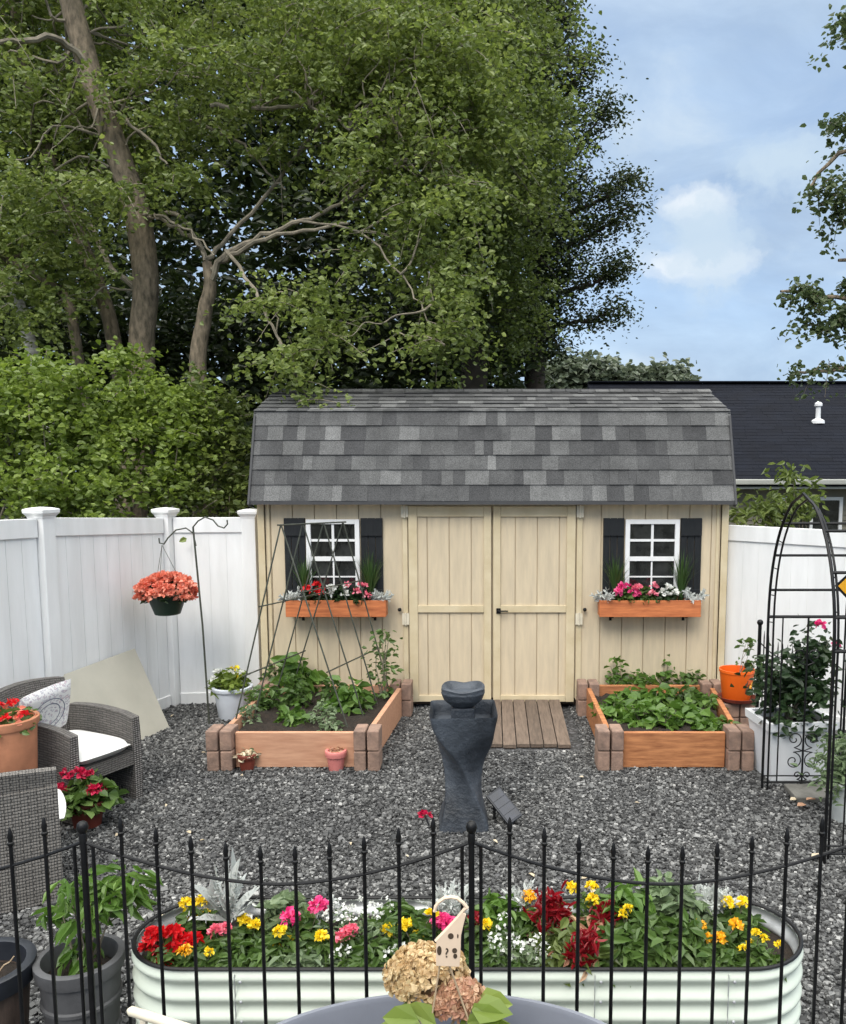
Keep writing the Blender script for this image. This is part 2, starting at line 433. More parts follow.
# wicker: woven bands
def wicker(name, c, c2):
    m, t, out = nt(name); L = t.links.new
    p = N(t, 'ShaderNodeBsdfPrincipled', Roughness=.6); L(p.outputs[0], out.inputs[0])
    tc = N(t, 'ShaderNodeTexCoord'); mp = N(t, 'ShaderNodeMapping'); L(tc.outputs['UV'], mp.inputs[0])
    br = N(t, 'ShaderNodeTexBrick', Scale=1.0); br.offset = .5
    br.inputs['Brick Width'].default_value = .075; br.inputs['Row Height'].default_value = .016
    br.inputs['Mortar Size'].default_value = .0035; br.inputs['Mortar Smooth'].default_value = .6
    br.inputs['Color1'].default_value = (*c, 1); br.inputs['Color2'].default_value = (*mul(c, .7), 1); br.inputs['Mortar'].default_value = (*c2, 1)
    L(mp.outputs[0], br.inputs['Vector']); L(br.outputs['Color'], p.inputs['Base Color'])
    wv = N(t, 'ShaderNodeTexWave', Scale=21.0, Distortion=.3); wv.bands_direction = 'X'
    L(mp.outputs[0], wv.inputs['Vector'])
    ad = N(t, 'ShaderNodeMath', operation='SUBTRACT'); L(wv.outputs['Fac'], ad.inputs[0]); L(br.outputs['Fac'], ad.inputs[1])
    b = N(t, 'ShaderNodeBump', Strength=.9, Distance=.008); L(ad.outputs[0], b.inputs['Height']); L(b.outputs[0], p.inputs['Normal'])
    return m
M['wicker'] = wicker('grey wicker', (.27, .25, .225), (.07, .064, .058))
M['wickerdark'] = wicker('dark wicker', (.20, .185, .17), (.06, .056, .052))

def shingle_mat():
    m, t, out = nt('weathered grey shingles'); L = t.links.new
    p = N(t, 'ShaderNodeBsdfPrincipled', Roughness=.95); p.inputs['Specular IOR Level'].default_value = .2
    L(p.outputs[0], out.inputs[0])
    ge = N(t, 'ShaderNodeNewGeometry'); tc = N(t, 'ShaderNodeTexCoord')
    r = ramp(t, [(0.0, (.060, .060, .061)), (.3, (.080, .080, .080)), (.6, (.098, .098, .097)), (.85, (.122, .122, .120)), (.95, (.150, .150, .147)), (1, (.18, .18, .176))], ge.outputs['Random Per Island'])
    nz = N(t, 'ShaderNodeTexNoise', Scale=140.0, Detail=3.0); L(tc.outputs['Object'], nz.inputs['Vector'])
    nb = N(t, 'ShaderNodeTexNoise', Scale=5.0, Detail=5.0); L(tc.outputs['Object'], nb.inputs['Vector'])
    r2 = ramp(t, [(.35, g(.62)), (.65, g(1.3))], nz.outputs['Fac']); r3 = ramp(t, [(.3, g(.8)), (.7, g(1.15))], nb.outputs['Fac'])
    m1 = N(t, 'ShaderNodeMix', data_type='RGBA', blend_type='MULTIPLY'); m1.inputs[0].default_value = 1
    m2 = N(t, 'ShaderNodeMix', data_type='RGBA', blend_type='MULTIPLY'); m2.inputs[0].default_value = 1
    L(r.outputs[0], m1.inputs[6]); L(r2.outputs[0], m1.inputs[7]); L(m1.outputs[2], m2.inputs[6]); L(r3.outputs[0], m2.inputs[7])
    L(m2.outputs[2], p.inputs['Base Color'])
    b = N(t, 'ShaderNodeBump', Strength=.5, Distance=.004); L(nz.outputs['Fac'], b.inputs['Height']); L(b.outputs[0], p.inputs['Normal'])
    return m
M['shingle'] = shingle_mat()
M['dripedge'] = pmat('grey drip edge', (.060, .060, .062), .8, .1, 9)

def glass_mat():
    m, t, out = nt('dark window glass'); L = t.links.new
    p = N(t, 'ShaderNodeBsdfPrincipled', Roughness=.05); p.inputs['Specular IOR Level'].default_value = .7
    tc = N(t, 'ShaderNodeTexCoord'); nz = N(t, 'ShaderNodeTexNoise', Scale=9.0, Detail=3.0); L(tc.outputs['Object'], nz.inputs['Vector'])
    r = ramp(t, [(.4, (.010, .011, .011)), (.7, (.035, .037, .036))], nz.outputs['Fac']); L(r.outputs[0], p.inputs['Base Color'])
    L(p.outputs[0], out.inputs[0]); return m
M['glass'] = glass_mat()

def ground_mat(name, c1, c2, c3, scale):
    m, t, out = nt(name); L = t.links.new
    p = N(t, 'ShaderNodeBsdfPrincipled', Roughness=.9); L(p.outputs[0], out.inputs[0])
    tc = N(t, 'ShaderNodeTexCoord')
    v = N(t, 'ShaderNodeTexVoronoi', Scale=scale); L(tc.outputs['Object'], v.inputs['Vector'])
    sp = N(t, 'ShaderNodeSeparateColor'); L(v.outputs['Color'], sp.inputs[0])
    r = ramp(t, [(0, c1), (.55, c2), (1, c3)], sp.outputs[0]); L(r.outputs[0], p.inputs['Base Color'])
    b = N(t, 'ShaderNodeBump', Strength=1.0, Distance=.012); b.invert = True
    L(v.outputs['Distance'], b.inputs['Height']); L(b.outputs[0], p.inputs['Normal'])
    return m
M['gravelbed'] = ground_mat('gravel bed', g(.02), g(.05), (.12, .12, .125), 42)
M['earth'] = ground_mat('woodland floor', (.012, .012, .006), (.03, .028, .014), (.05, .06, .02), 6)

def stone_mat():
    m, t, out = nt('crushed grey stone'); L = t.links.new
    p = N(t, 'ShaderNodeBsdfPrincipled', Roughness=.85); L(p.outputs[0], out.inputs[0])
    ge = N(t, 'ShaderNodeNewGeometry'); tc = N(t, 'ShaderNodeTexCoord')
    r = ramp(t, [(0, (.018, .018, .018)), (.42, (.066, .066, .066)), (.78, (.128, .128, .126)), (.93, (.20, .199, .196)), (1, (.34, .336, .325))], ge.outputs['Random Per Island'])
    nz = N(t, 'ShaderNodeTexNoise', Scale=.9, Detail=4.0); L(tc.outputs['Object'], nz.inputs['Vector'])
    r3 = ramp(t, [(.3, g(.72)), (.7, (1.25, 1.25, 1.22))], nz.outputs['Fac'])
    m2 = N(t, 'ShaderNodeMix', data_type='RGBA', blend_type='MULTIPLY'); m2.inputs[0].default_value = 1
    L(r.outputs[0], m2.inputs[6]); L(r3.outputs[0], m2.inputs[7]); L(m2.outputs[2], p.inputs['Base Color'])
    return m
M['stones'] = stone_mat()

def pillow_mat():
    m, t, out = nt('printed pillow cloth'); L = t.links.new
    p = N(t, 'ShaderNodeBsdfPrincipled', Roughness=.9); L(p.outputs[0], out.inputs[0])
    tc = N(t, 'ShaderNodeTexCoord'); v = N(t, 'ShaderNodeTexNoise', Scale=45.0, Detail=4.0, Roughness=.7); L(tc.outputs['Object'], v.inputs['Vector'])
    r = ramp(t, [(.0, (.70, .69, .67)), (.52, (.70, .69, .67)), (.56, (.28, .30, .37)), (.62, (.62, .44, .45)), (.68, (.70, .69, .67))], v.outputs['Fac']); L(r.outputs[0], p.inputs['Base Color'])
    return m
M['pillow'] = pillow_mat()

G = {}   # leaf and petal materials
def lm(n, a, b, c, trans=.3, **k): G[n] = leafmat(n + ' leaf', [(0, a), (.5, b), (1, c)], trans, **k)
lm('maple', (.085, .115, .030), (.165, .215, .055), (.33, .38, .12), .42)
lm('olive', (.062, .088, .024), (.120, .162, .042), (.25, .30, .085), .4)
lm('deep', (.018, .030, .010), (.034, .052, .015), (.070, .095, .026), .3)
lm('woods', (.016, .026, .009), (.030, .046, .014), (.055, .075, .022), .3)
lm('mid', (.045, .068, .030), (.085, .12, .05), (.15, .19, .08), .4)
lm('shrub', (.09, .135, .026), (.19, .26, .05), (.34, .42, .11), .42)
lm('far', (.075, .095, .065), (.11, .135, .085), (.15, .18, .11), .25)  # paler and greyer: the haze of distance is put into the leaf colour
lm('fresh', (.06, .12, .020), (.10, .19, .035), (.19, .29, .07), .35)
lm('garden', (.045, .085, .020), (.085, .15, .035), (.16, .24, .07), .35)
lm('rose', (.012, .03, .010), (.024, .050, .016), (.05, .085, .028), .25)
lm('grassy', (.03, .07, .018), (.055, .11, .028), (.10, .16, .05), .25)
lm('silver', (.42, .44, .42), (.56, .58, .55), (.74, .75, .72), .25)
lm('sagey', (.10, .15, .075), (.16, .22, .11), (.25, .31, .18), .3)
lm('coral', (.60, .12, .08), (.78, .26, .17), (.86, .48, .36), .3)
lm('red', (.45, .006, .010), (.66, .012, .018), (.80, .05, .05), .3)
lm('darkred', (.16, .004, .010), (.26, .008, .014), (.40, .02, .03), .3)
lm('crimson', (.30, .006, .03), (.50, .012, .06), (.66, .05, .12), .3)
lm('yellow', (.75, .48, .01), (.86, .66, .02), (.90, .78, .10), .25)
lm('gold', (.75, .32, .01), (.85, .45, .02), (.88, .60, .04), .25)
lm('pink', (.70, .10, .17), (.82, .20, .28), (.88, .42, .46), .3)
lm('hotpink', (.62, .03, .16), (.76, .06, .24), (.84, .22, .38), .3)
lm('whitebloom', (.62, .63, .58), (.76, .77, .72), (.85, .85, .82), .25)
lm('dried', (.40, .24, .12), (.60, .44, .24), (.74, .64, .40), .25)
lm('driedpink', (.36, .16, .11), (.50, .29, .18), (.66, .52, .33), .25)
lm('paletan', (.45, .38, .25), (.6, .5, .35), (.7, .62, .45), .2)

# ================================================================ ground
def sheet(name, x0, x1, y0, y1, z, mat):
    o = MB().add([(x0, y0, z), (x1, y0, z), (x1, y1, z), (x0, y1, z)], [(0, 1, 2, 3)]).build(name, mat, loc=((x0 + x1) / 2, (y0 + y1) / 2, z))
    return tag(o, kind='structure')
tag(sheet('ground', -150, 150, -60, 260, -.02, M['earth']), 'dark earth under the trees beyond the fences')
YARD = [(-6.0, -3.0), (6.0, -3.0), (6.0, 4.2), (2.25, 7.75), (2.25, 8.0), (-3.0, 8.0), (-3.0, 7.9), (-3.55, 5.5), (-6.0, 3.5)]
o = MB().add([(x, y, -.004) for x, y in YARD], [tuple(range(len(YARD)))]).build('gravel_yard', M['gravelbed'], loc=(0, 3, -.004))
tag(o, 'grey gravel yard between the white fences', kind='structure')

# loose stones on it: angular chips
def chips(n):
    P = np.stack([rng.uniform(-3.9, 3.6, n), 2.45 + (7.85 - 2.45) * rng.random(n), np.zeros(n)], 1)
    u = (P[:, 0]) / P[:, 1]
    P = P[(u > -.64) & (u < .62) & ~((P[:, 0] > -.4) & (P[:, 0] < .74) & (P[:, 1] > 6.45))]
    n = len(P)
    s = np.exp(rng.normal(math.log(.0058), .30, n))
    base = np.array([(x, y, z) for z in (-1, 1) for y in (-1, 1) for x in (-1, 1)], float)
    V = base[None] * (1 + rng.uniform(-.45, .25, (n, 8, 3)))
    V *= s[:, None, None] * np.stack([rng.uniform(.8, 1.5, n), rng.uniform(.7, 1.2, n), rng.uniform(.45, .9, n)], 1)[:, None, :]
    a = rng.random(n) * 2 * PI; b = rng.normal(0, .5, n)
    ca, sa, cb, sb = np.cos(a)[:, None], np.sin(a)[:, None], np.cos(b)[:, None], np.sin(b)[:, None]
    x, y, z = V[..., 0], V[..., 1], V[..., 2]
    y, z = y * cb - z * sb, y * sb + z * cb
    x, y = x * ca - y * sa, x * sa + y * ca
    V = np.stack([x, y, z], 2) + P[:, None, :]
    V[..., 2] += (s * rng.uniform(.2, 1.1, n))[:, None]
    q = np.array([(0, 2, 3, 1), (4, 5, 7, 6), (0, 1, 5, 4), (2, 6, 7, 3), (0, 4, 6, 2), (1, 3, 7, 5)])
    return npmesh(V, [(np.arange(n) * 8)[:, None, None].repeat(6, 1).reshape(-1, 1) + np.tile(q, (n, 1))])
C_ = np.stack([rng.uniform(-3, 2.9, 46), rng.uniform(3.6, 7.4, 46), np.full(46, .022)], 1)
a_ = rng.uniform(0, 2 * PI, 46)
LIT = (C_, np.stack([np.cos(a_), np.sin(a_), rng.normal(0, .12, 46)], 1))
o = link_mesh('gravel', chips(215000), M['stones']); tag(o, 'loose crushed grey stones covering the yard', 'gravel', kind='stuff')
# ================================================================ the shed
YF = 7.67; SX0, SX1 = -2.099, 2.154; ZB, ZE = .096, 1.91; YBK = 9.54
KY, KZ, RY, RZ = 7.825, 2.733, 8.604, 2.99
shed = thing('garden_shed', (0.03, 8.6, 0), 'cream gambrel roofed garden shed with double doors and two small windows', 'shed')
gable = [(YF, ZB), (YF, ZE), (KY + .02, KZ - .06), (RY, RZ - .06), (2 * RY - KY - .02, KZ - .06), (YBK, ZE), (YBK, ZB)]
m = MB()
DX0, DX1 = (410.5 - PX) / F * 7.755, (575 - PX) / F * 7.755
# grooved siding: boards 0.2 m wide with a routed groove between
def boards(m, xa, xb, y0, z0, z1, pitch=.2, gap=.009, phase=0.0, d=.014):
    x = xa
    k = math.floor((xa - phase) / pitch) + 1
    while x < xb - 1e-4:
        e = min(phase + k * pitch, xb); k += 1
        if e - x > .012: m.box(x + gap / 2, e - gap / 2, y0, y0 + d, z0, z1)
        x = e
boards(m, SX0 + .01, DX0, YF, ZB, ZE, phase=-1.79)
boards(m, DX1, SX1 - .01, YF, ZB, ZE, phase=-1.79)
boards(m, DX0, DX1, YF, 1.83, ZE, phase=-1.79)
for xg, s in ((SX0, 1), (SX1, -1)):
    m.prism([(xg + s * .012, y, z) for y, z in gable], (s * .05, 0, 0))
m.box(SX0 + .07, SX1 - .07, YF + .0145, YF + .05, ZB, ZE - .01); m.box(SX0 + .07, SX1 - .07, YBK - .04, YBK, ZB, ZE - .01)
m.build('wall', M['cream'], shed)
m = MB(); m.box(SX0 + .05, SX1 - .05, YF + .06, YBK - .05, .02, ZB - .004)
m.build('floor_skid', M['ramp'], shed)
for x0, x1 in ((SX0 - .006, SX0 + .055), (SX1 - .055, SX1 + .006)):
    MB().box(x0, x1, YF - .022, YF - .002, ZB - .01, ZE).build('corner_trim', M['trim'], shed, bevel=.004)
for x0, x1 in ((SX0 + .075, SX0 + .10), (SX1 - .10, SX1 - .075)):
    MB().box(x0, x1, YF - .010, YF - .002, ZB - .01, ZE).build('trim_batten', M['trim'], shed, bevel=.003)

# roof: decks and individual shingle tabs
RX0, RX1 = -2.153, 2.193
E = (7.53, 1.936)
prof = [E, (KY, KZ), (RY, RZ), (2 * RY - KY, KZ), (2 * RY - E[0], E[1])]
roof_ = MB()
for (a, b) in zip(prof[:-1], prof[1:]):
    d = Vector((0, b[0] - a[0], b[1] - a[1])).normalized(); nrm = Vector((0, -d.z, d.y))
    q = [Vector((x, p[0], p[1])) - nrm * .012 for x, p in ((RX0 + .012, a), (RX1 - .012, a), (RX1 - .012, b), (RX0 + .012, b))]
    roof_.prism(q, -nrm * .035)
roof = roof_.build('roof', M['dripedge'], shed)
tabs = MB()
def course(a, b, rows, z_lift=.0):
    d = Vector((0, b[0] - a[0], b[1] - a[1])); Ln = d.length; d.normalize(); nrm = Vector((0, -d.z, d.y)); ex = Ln / rows
    for r in range(rows):
        x = RX0 - random.uniform(0, .15)
        while x < RX1:
            wd = random.choice((.08, .11, .14, .17, .21)) * random.uniform(.9, 1.1)
            x0, x1 = max(x, RX0), min(x + wd, RX1); x += wd
            if x1 - x0 < .02: continue
            o0 = Vector((0, a[0], a[1])) + d * (r * ex - (.012 if r == 0 else 0)); o1 = Vector((0, a[0], a[1])) + d * ((r + 1) * ex + .02)
            th = random.choice((.001, .002, .006))
            q = [o0 + nrm * (.004), o1 + nrm * (-.009), o1 + nrm * (-.004), o0 + nrm * (.004 + th)]
            tabs.add([v + Vector((x0, 0, 0)) for v in q] + [v + Vector((x1 - .001, 0, 0)) for v in q],
                     [(0, 1, 2, 3), (7, 6, 5, 4), (0, 4, 5, 1), (1, 5, 6, 2), (2, 6, 7, 3), (3, 7, 4, 0)])
course(E, (KY, KZ), 6); course((KY, KZ), (RY, RZ), 6)
course(prof[4], prof[3], 6); course(prof[3], prof[2], 6)
for k in range(30):   # ridge caps
    x0 = RX0 + (RX1 - RX0) * k / 30; x1 = RX0 + (RX1 - RX0) * (k + 1.1) / 30
    tabs.prism([(x0, RY - .11, RZ - .022), (x0, RY, RZ + .016), (x0, RY + .11, RZ - .022), (x0, RY, RZ + .006)], (min(x1, RX1) - x0, 0, 0))
tabs.build('shingles', M['shingle'], roof)
MB().box(RX0 + .01, RX1 - .01, YF - .15, YF - .13, 1.895, 1.93).build('fascia', M['dripedge'], shed)
MB().box(RX0 + .015, RX1 - .015, YF - .128, YF - .003, 1.912, 1.924).build('soffit', M['trim'], shed)
for x0 in (RX0 + .004, RX1 - .022):
    m = MB()
    for (a, b) in zip(prof[:-1], prof[1:]):
        m.beam((x0 + .009, a[0], a[1] - .05), (x0 + .009, b[0], b[1] - .05), .018, .07, up=(0, -1, .01) if abs(b[1] - a[1]) > .5 else (0, 0, 1))
    m.build('rake_trim', M['dripedge'], shed)

# doors
def px(x): return (x - PX) / F * 7.755
def pz(y, Y=YF): return at(0, y, Y).z
for x0, x1, ins in ((409.5, 491.2, 1), (493.2, 574.5, -1)):
    a, b = px(x0), px(x1); z0, z1 = pz(701), pz(506)
    m = MB(); boards(m, a + .01, b - .01, YF - .014, z0 + .01, z1 - .01, phase=-1.79 + .02); m.box(a + .01, b - .01, YF - .0005, YF + .013, z0 + .02, z1 - .02)
    door = m.build('door', M['cream'], shed)
    wst = .078 if True else 0
    m = MB(); y0, y1 = YF - .034, YF - .015
    wl, wr = (.078, .066) if ins == 1 else (.066, .078)
    m.box(a, a + wl, y0, y1, z0, z1); m.box(b - wr, b, y0, y1, z0, z1)
    for za, zb in ((z1 - .095, z1 - .001), (pz(612), pz(605)), (z0 + .001, z0 + .062)):
        m.box(a + wl + .001, b - wr - .001, y0 + .002, y1, za, zb)
    m.build('door_frame', M['trim'], door, bevel=.003)
    if ins == -1:
        m = MB(); hx, hz = px(498.5), pz(610)
        m.box(hx - .02, hx + .02, y0 - .006, y0 - .001, hz - .028, hz + .022)
        m.tube([(hx, y0 - .004, hz), (hx, y0 - .045, hz)], .009); m.tube([(hx, y0 - .042, hz), (hx + .06, y0 - .045, hz + .003), (hx + .085, y0 - .04, hz)], .007)
        m.build('handle', M['black'], door, smooth=True)
for xa, xb in ((403.5, 408.3), (576.0, 581.5)):
    MB().box(px(xa), px(xb), YF - .02, YF - .002, pz(699), pz(508)).build('door_jamb', M['trim'], shed, bevel=.003)
    for yt in (511, 618):
        m = MB(); c = (px(xa) + px(xb)) / 2; z = pz(yt)
        m.box(c - .032, c + .032, YF - .040, YF - .0355, z - .055, z + .05); m.tube([(c, YF - .044, z - .06), (c, YF - .044, z + .055)], .008)
        m.build('hinge', M['hinge'], shed)
MB().box(px(404), px(580.5), YF - .022, YF - .003, pz(505.2), pz(501.5) - .01).build('door_head_trim', M['trim'], shed)
for xk in (400, 584.5):
    m = MB(); c = Vector((px(xk), YF - .004, pz(609)))
    m.tube([c, c + Vector((0, -.03, 0))], .011); m.ball(c + Vector((0, -.035, 0)), .018)
    m.build('door_stop', M['black'], shed, smooth=True)

# windows and shutters
def window(xa, xb):
    a, b = px(xa), px(xb); z1, z0 = pz(519.3), pz(595)
    m = MB(); y0, y1 = YF - .032, YF - .003; fw = .042
    m.box(a, a + fw, y0, y1, z0, z1); m.box(b - fw, b, y0, y1, z0, z1)
    m.box(a + fw, b - fw, y0, y1, z1 - fw, z1); m.box(a + fw, b - fw, y0, y1, z0, z0 + .03)
    fr = m.build('window', M['white'], shed, bevel=.003)
    zm = pz(558.5)
    m = MB(); m.box(a + fw, b - fw, YF - .027, YF - .004, zm - .02, zm + .02)
    c = (a + b) / 2
    m.box(c - .011, c + .011, YF - .020, YF - .008, zm + .02, z1 - fw); m.box(c - .007, c + .007, YF - .017, YF - .008, z0 + .03, zm - .02)
    zt = (zm + z1 - fw) / 2 + .01; zl = pz(576.5)
    for q in ((a + fw, c - .011), (c + .011, b - fw)): m.box(*q, YF - .020, YF - .008, zt - .011, zt + .011)
    for q in ((a + fw, c - .007), (c + .007, b - fw)): m.box(*q, YF - .017, YF - .008, zl - .006, zl + .006)
    m.build('sash', M['white'], fr)
    MB().box(a + fw - .004, b - fw + .004, YF - .0075, YF - .004, z0 + .02, z1 - .03).build('pane', M['glass'], fr)
window(308.2, 361); window(623.8, 677.4)
for xa, xb in ((286.2, 307.4), (361.9, 384), (601.8, 623), (678.2, 699.6)):
    a, b = px(xa), px(xb); z1, z0 = pz(518), pz(599)
    m = MB(); nb = 3; wd = (b - a) / nb
    for k in range(nb): m.box(a + k * wd + .002, a + (k + 1) * wd - .002, YF - .018, YF - .003, z0, z1)
    m.box(a + .004, b - .004, YF - .034, YF - .0185, z1 - .16, z1 - .005); m.box(a + .004, b - .004, YF - .034, YF - .0185, z0 + .02, z0 + .09)
    m.build('shutter', M['shutter'], shed, bevel=.002)

# window boxes
def wbox(xa, xb, label):
    a, b = px(xa) * .978, px(xb) * .978; z1, z0 = pz(600.5, YF - .19), pz(617, YF - .19)
    t_ = thing('window_box', ((a + b) / 2, YF - .1, z0), label, 'window box', 'cedar window boxes')
    m = MB(); y0, y1 = YF - .195, YF - .036
    m.box(a, b, y0, y0 + .018, z0, z1); m.box(a + .002, b - .002, y1 - .016, y1, z0 + .002, z1 - .004)
    m.box(a, a + .016, y0 + .0185, y1 - .0165, z0 + .002, z1 - .003); m.box(b - .016, b, y0 + .0185, y1 - .0165, z0 + .002, z1 - .003)
    m.box(a + .017, b - .017, y0 + .0185, y1 - .0165, z0 + .004, z0 + .02)
    m.build('box', M['cedar'], t_, bevel=.003)
    MB().box(a + .017, b - .017, y0 + .019, y1 - .017, z0 + .021, z1 - .02).build('soil', M['soil'], t_)
    for x in (a + .12, b - .12):
        MB().prism([(x - .012, YF - .16, z0 - .001), (x - .012, YF - .022, z0 - .001), (x - .012, YF - .022, z0 - .06), (x - .012, YF - .034, z0 - .06), (x - .012, YF - .034, z0 - .014), (x - .012, YF - .16, z0 - .014)], (.024, 0, 0)).build('bracket', M['black'], t_)
    return a, b, z1
WB = [wbox(286, 386, 'cedar window box under the window behind the bean trellis'), wbox(599.5, 700.5, 'cedar window box with pink flowers right of the shed doors')]

# ramp
m = MB(); ra, rb = (476 - PX) / F * 7.0, (567 - PX) / F * 7.1
n = 7; wd = (rb - ra) / n
for k in range(n):
    x0, x1 = ra + k * wd + .004, ra + (k + 1) * wd - .004; e = random.uniform(-.02, .02)
    m.add([(x0, 6.53 + e, .006), (x1, 6.53 + e, .006), (x1, 7.63, .055), (x0, 7.63, .055), (x0, 6.53 + e, .034), (x1, 6.53 + e, .034), (x1, 7.63, .092), (x0, 7.63, .092)],
          [(3, 2, 1, 0), (4, 5, 6, 7), (0, 1, 5, 4), (1, 2, 6, 5), (2, 3, 7, 6), (3, 0, 4, 7)])
o = m.build('wooden_ramp', M['ramp']); tag(o, 'weathered plank ramp leading up to the shed doors', 'ramp')

# ================================================================ vinyl fences
def vfence(t_, A, B, za0, zb0, za1, zb1, pitch=.152, wave=0):
    """a panel from A to B (xy): bottom heights za0, zb0, top heights za1, zb1"""
    A, B = Vector((*A, 0)), Vector((*B, 0)); d = B - A; Ln = d.length; d.normalize(); n = Vector((-d.y, d.x, 0))
    up = Vector((0, 0, 1))
    def bt(s): return za0 + (zb0 - za0) * s / Ln
    def tp(s): return za1 + (zb1 - za1) * s / Ln
    m = MB(); k = max(2, round(Ln / pitch)); wd = Ln / k
    for i in range(k):
        s0, s1 = i * wd + .0018, (i + 1) * wd - .0018
        p = [A + d * s0 + up * (bt(s0) + .06), A + d * s1 + up * (bt(s1) + .06), A + d * s1 + up * (tp(s1) - .09), A + d * s0 + up * (tp(s0) - .09)]
        m.prism([q - n * .009 for q in p], n * .018)
    m2 = MB()
    p = [A + up * (za0 + .07), B + up * (zb0 + .07), B + up * (zb1 - .1), A + up * (za1 - .1)]
    m.prism([q - n * .006 for q in p], n * .012)
    m.build('fence_panel', M['vinyl'], t_)
    for f0, f1 in ((lambda s: tp(s) - .14, tp), (bt, lambda s: bt(s) + .14)):
        p = [A + up * f0(0), B + up * f0(Ln), B + up * f1(Ln), A + up * f1(0)]
        MB().prism([q - n * .024 for q in p], n * .048).build('rail', M['vinyl'], t_, bevel=.004)

def vpost(t_, x, y, z0, z1, rz=0):
    Mx = Matrix.Translation((x, y, 0)) @ Matrix.Rotation(rz, 4, 'Z')
    p = MB().box(-.0635, .0635, -.0635, .0635, z0, z1 - .06, Mx).build('post', M['vinyl'], t_, bevel=.006)
    m = MB()
    pr = [(.066, z1 - .075), (.070, z1 - .060), (.088, z1 - .035), (.090, z1 - .012), (.086, z1 - .006), (.05, z1 + .004), (.0, z1 + .010)]
    s2 = math.sqrt(2)
    vs = []
    for r, z in pr: vs += [Mx @ Vector((r * a, r * b, z)) for a, b in ((-1, -1), (1, -1), (1, 1), (-1, 1))]
    m.add(vs, [(i * 4 + j, i * 4 + (j + 1) % 4, i * 4 + 4 + (j + 1) % 4, i * 4 + 4 + j) for i in range(len(pr) - 1) for j in range(4)])
    m.build('post_cap', M['vinyl'], p)

FC = (-2.99, 7.80); FP1 = (-3.34, 6.30); FP0 = (-3.80, 4.35)
fl = thing('vinyl_fence', ((FC[0] + FP1[0]) / 2, 6.5, 0), 'white vinyl privacy fence running along the left behind the wicker armchair', 'fence')
vfence(fl, (FC[0] - .015, FC[1] - .07), (FP1[0] + .016, FP1[1] + .07), -.03, 0, 1.765, 1.845, .15)
vfence(fl, (FP1[0] - .016, FP1[1] - .07), FP0, 0, .02, 1.845, 1.90, .15)
vpost(fl, *FP1, -.05, 1.92, R(-13)); vpost(fl, *FC, -.05, 1.85, R(-13)); vpost(fl, *FP0, -.05, 1.98, R(-13))
fb = thing('vinyl_fence', (-2.55, 7.85, 0), 'short white vinyl fence section between the fence corner and the shed', 'fence')
fbx = (249.5 - PX) / F * 7.85
vfence(fb, (FC[0] + .07, FC[1] + .005), (fbx - .064, 7.86), -.03, -.03, 1.765, 1.765, .15)
vpost(fb, fbx, 7.86, -.05, 1.835)
fr_ = thing('vinyl_fence', (2.6, 7.3, 0), 'white vinyl privacy fence on the right behind the metal arbor', 'fence')
FR0, FR1 = (2.19, 7.74), (3.95, 6.1)
vfence(fr_, FR0, FR1, -.02, -.02, 1.70, 1.70, .15)
vpost(fr_, 4.0, 6.05, -.05, 1.78, R(-43))

# ================================================================ neighbour's house
hs = thing('neighbour_house', (7.5, 20, -.4), "neighbour's low sage sided house with dark shingle roof behind the fence", 'house')
HY, HRY = 18.0, 22.0
zE = at(0, 479, HY).z; zR = at(0, 382.5, HRY).z
hx0, hx1 = at(588, 382.5, HRY).x, 16.0
m = MB(); z = -.5; k = 0
while z < zE - .12:
    z2 = min(z + .115, zE - .1)
    m.add([(hx0 + .4, HY + .42, z), (hx1 - .4, HY + .42, z), (hx1 - .4, HY + .445, z2), (hx0 + .4, HY + .445, z2), (hx0 + .4, HY + .47, z), (hx1 - .4, HY + .47, z), (hx1 - .4, HY + .47, z2), (hx0 + .4, HY + .47, z2)],
          [(0, 1, 2, 3), (1, 5, 6, 2), (4, 0, 3, 7), (4, 5, 1, 0), (3, 2, 6, 7)]); z = z2
m.box(hx0 + .4, hx1 - .4, HY + .48, 25.4, -.5, zE - .1)
m.build('wall', M['greensage'], hs)
m = MB()
yb = 2 * HRY - HY
m.prism([(hx0, HY, zE), (hx0, HRY, zR - .03), (hx0, yb, zE), (hx0, yb, zE - .16), (hx0, HRY, zR - .2), (hx0, HY, zE - .16)], (hx1 - hx0, 0, 0))
rf = m.build('roof', M['roofdark'], hs)
m = MB(); d = Vector((0, HRY - HY, zR - zE)); Ln = d.length; d.normalize(); nn = Vector((0, -d.z, d.y)); rows = 32
for r in range(rows):
    x = hx0 - random.random() * .3
    o0 = Vector((0, HY, zE)) + d * (Ln * r / rows); o1 = Vector((0, HY, zE)) + d * (Ln * (r + 1) / rows + .02)
    while x < 10.5:
        wd = random.uniform(.25, .6); x0, x1 = max(x, hx0), x + wd; x = x1
        q = [o0 + nn * .003, o1 - nn * .006, o1 - nn * .001, o0 + nn * random.choice((.003, .005))]
        m.add([v + Vector((x0, 0, 0)) for v in q] + [v + Vector((x1 - .004, 0, 0)) for v in q], [(0, 4, 5, 1), (3, 2, 6, 7), (0, 3, 7, 4), (0, 1, 2, 3), (4, 7, 6, 5)])
m.build('shingles', M['roofdark'], rf)
MB().beam((hx0, HRY, zR + .01), (hx1, HRY, zR + .01), .3, .03).build('ridge_cap', M['roofdark'], rf)
m = MB(); m.box(hx0, hx1, HY - .11, HY - .005, zE - .12, zE - .005)
m.build('gutter', M['gutter'], hs, bevel=.02)
MB().box(hx0 + .02, hx1, HY + .0, HY + .418, zE - .21, zE - .165).build('soffit', M['gutter'], hs)
wa, wb_ = at(822, 500, HY + .42), at(842, 500, HY + .42)
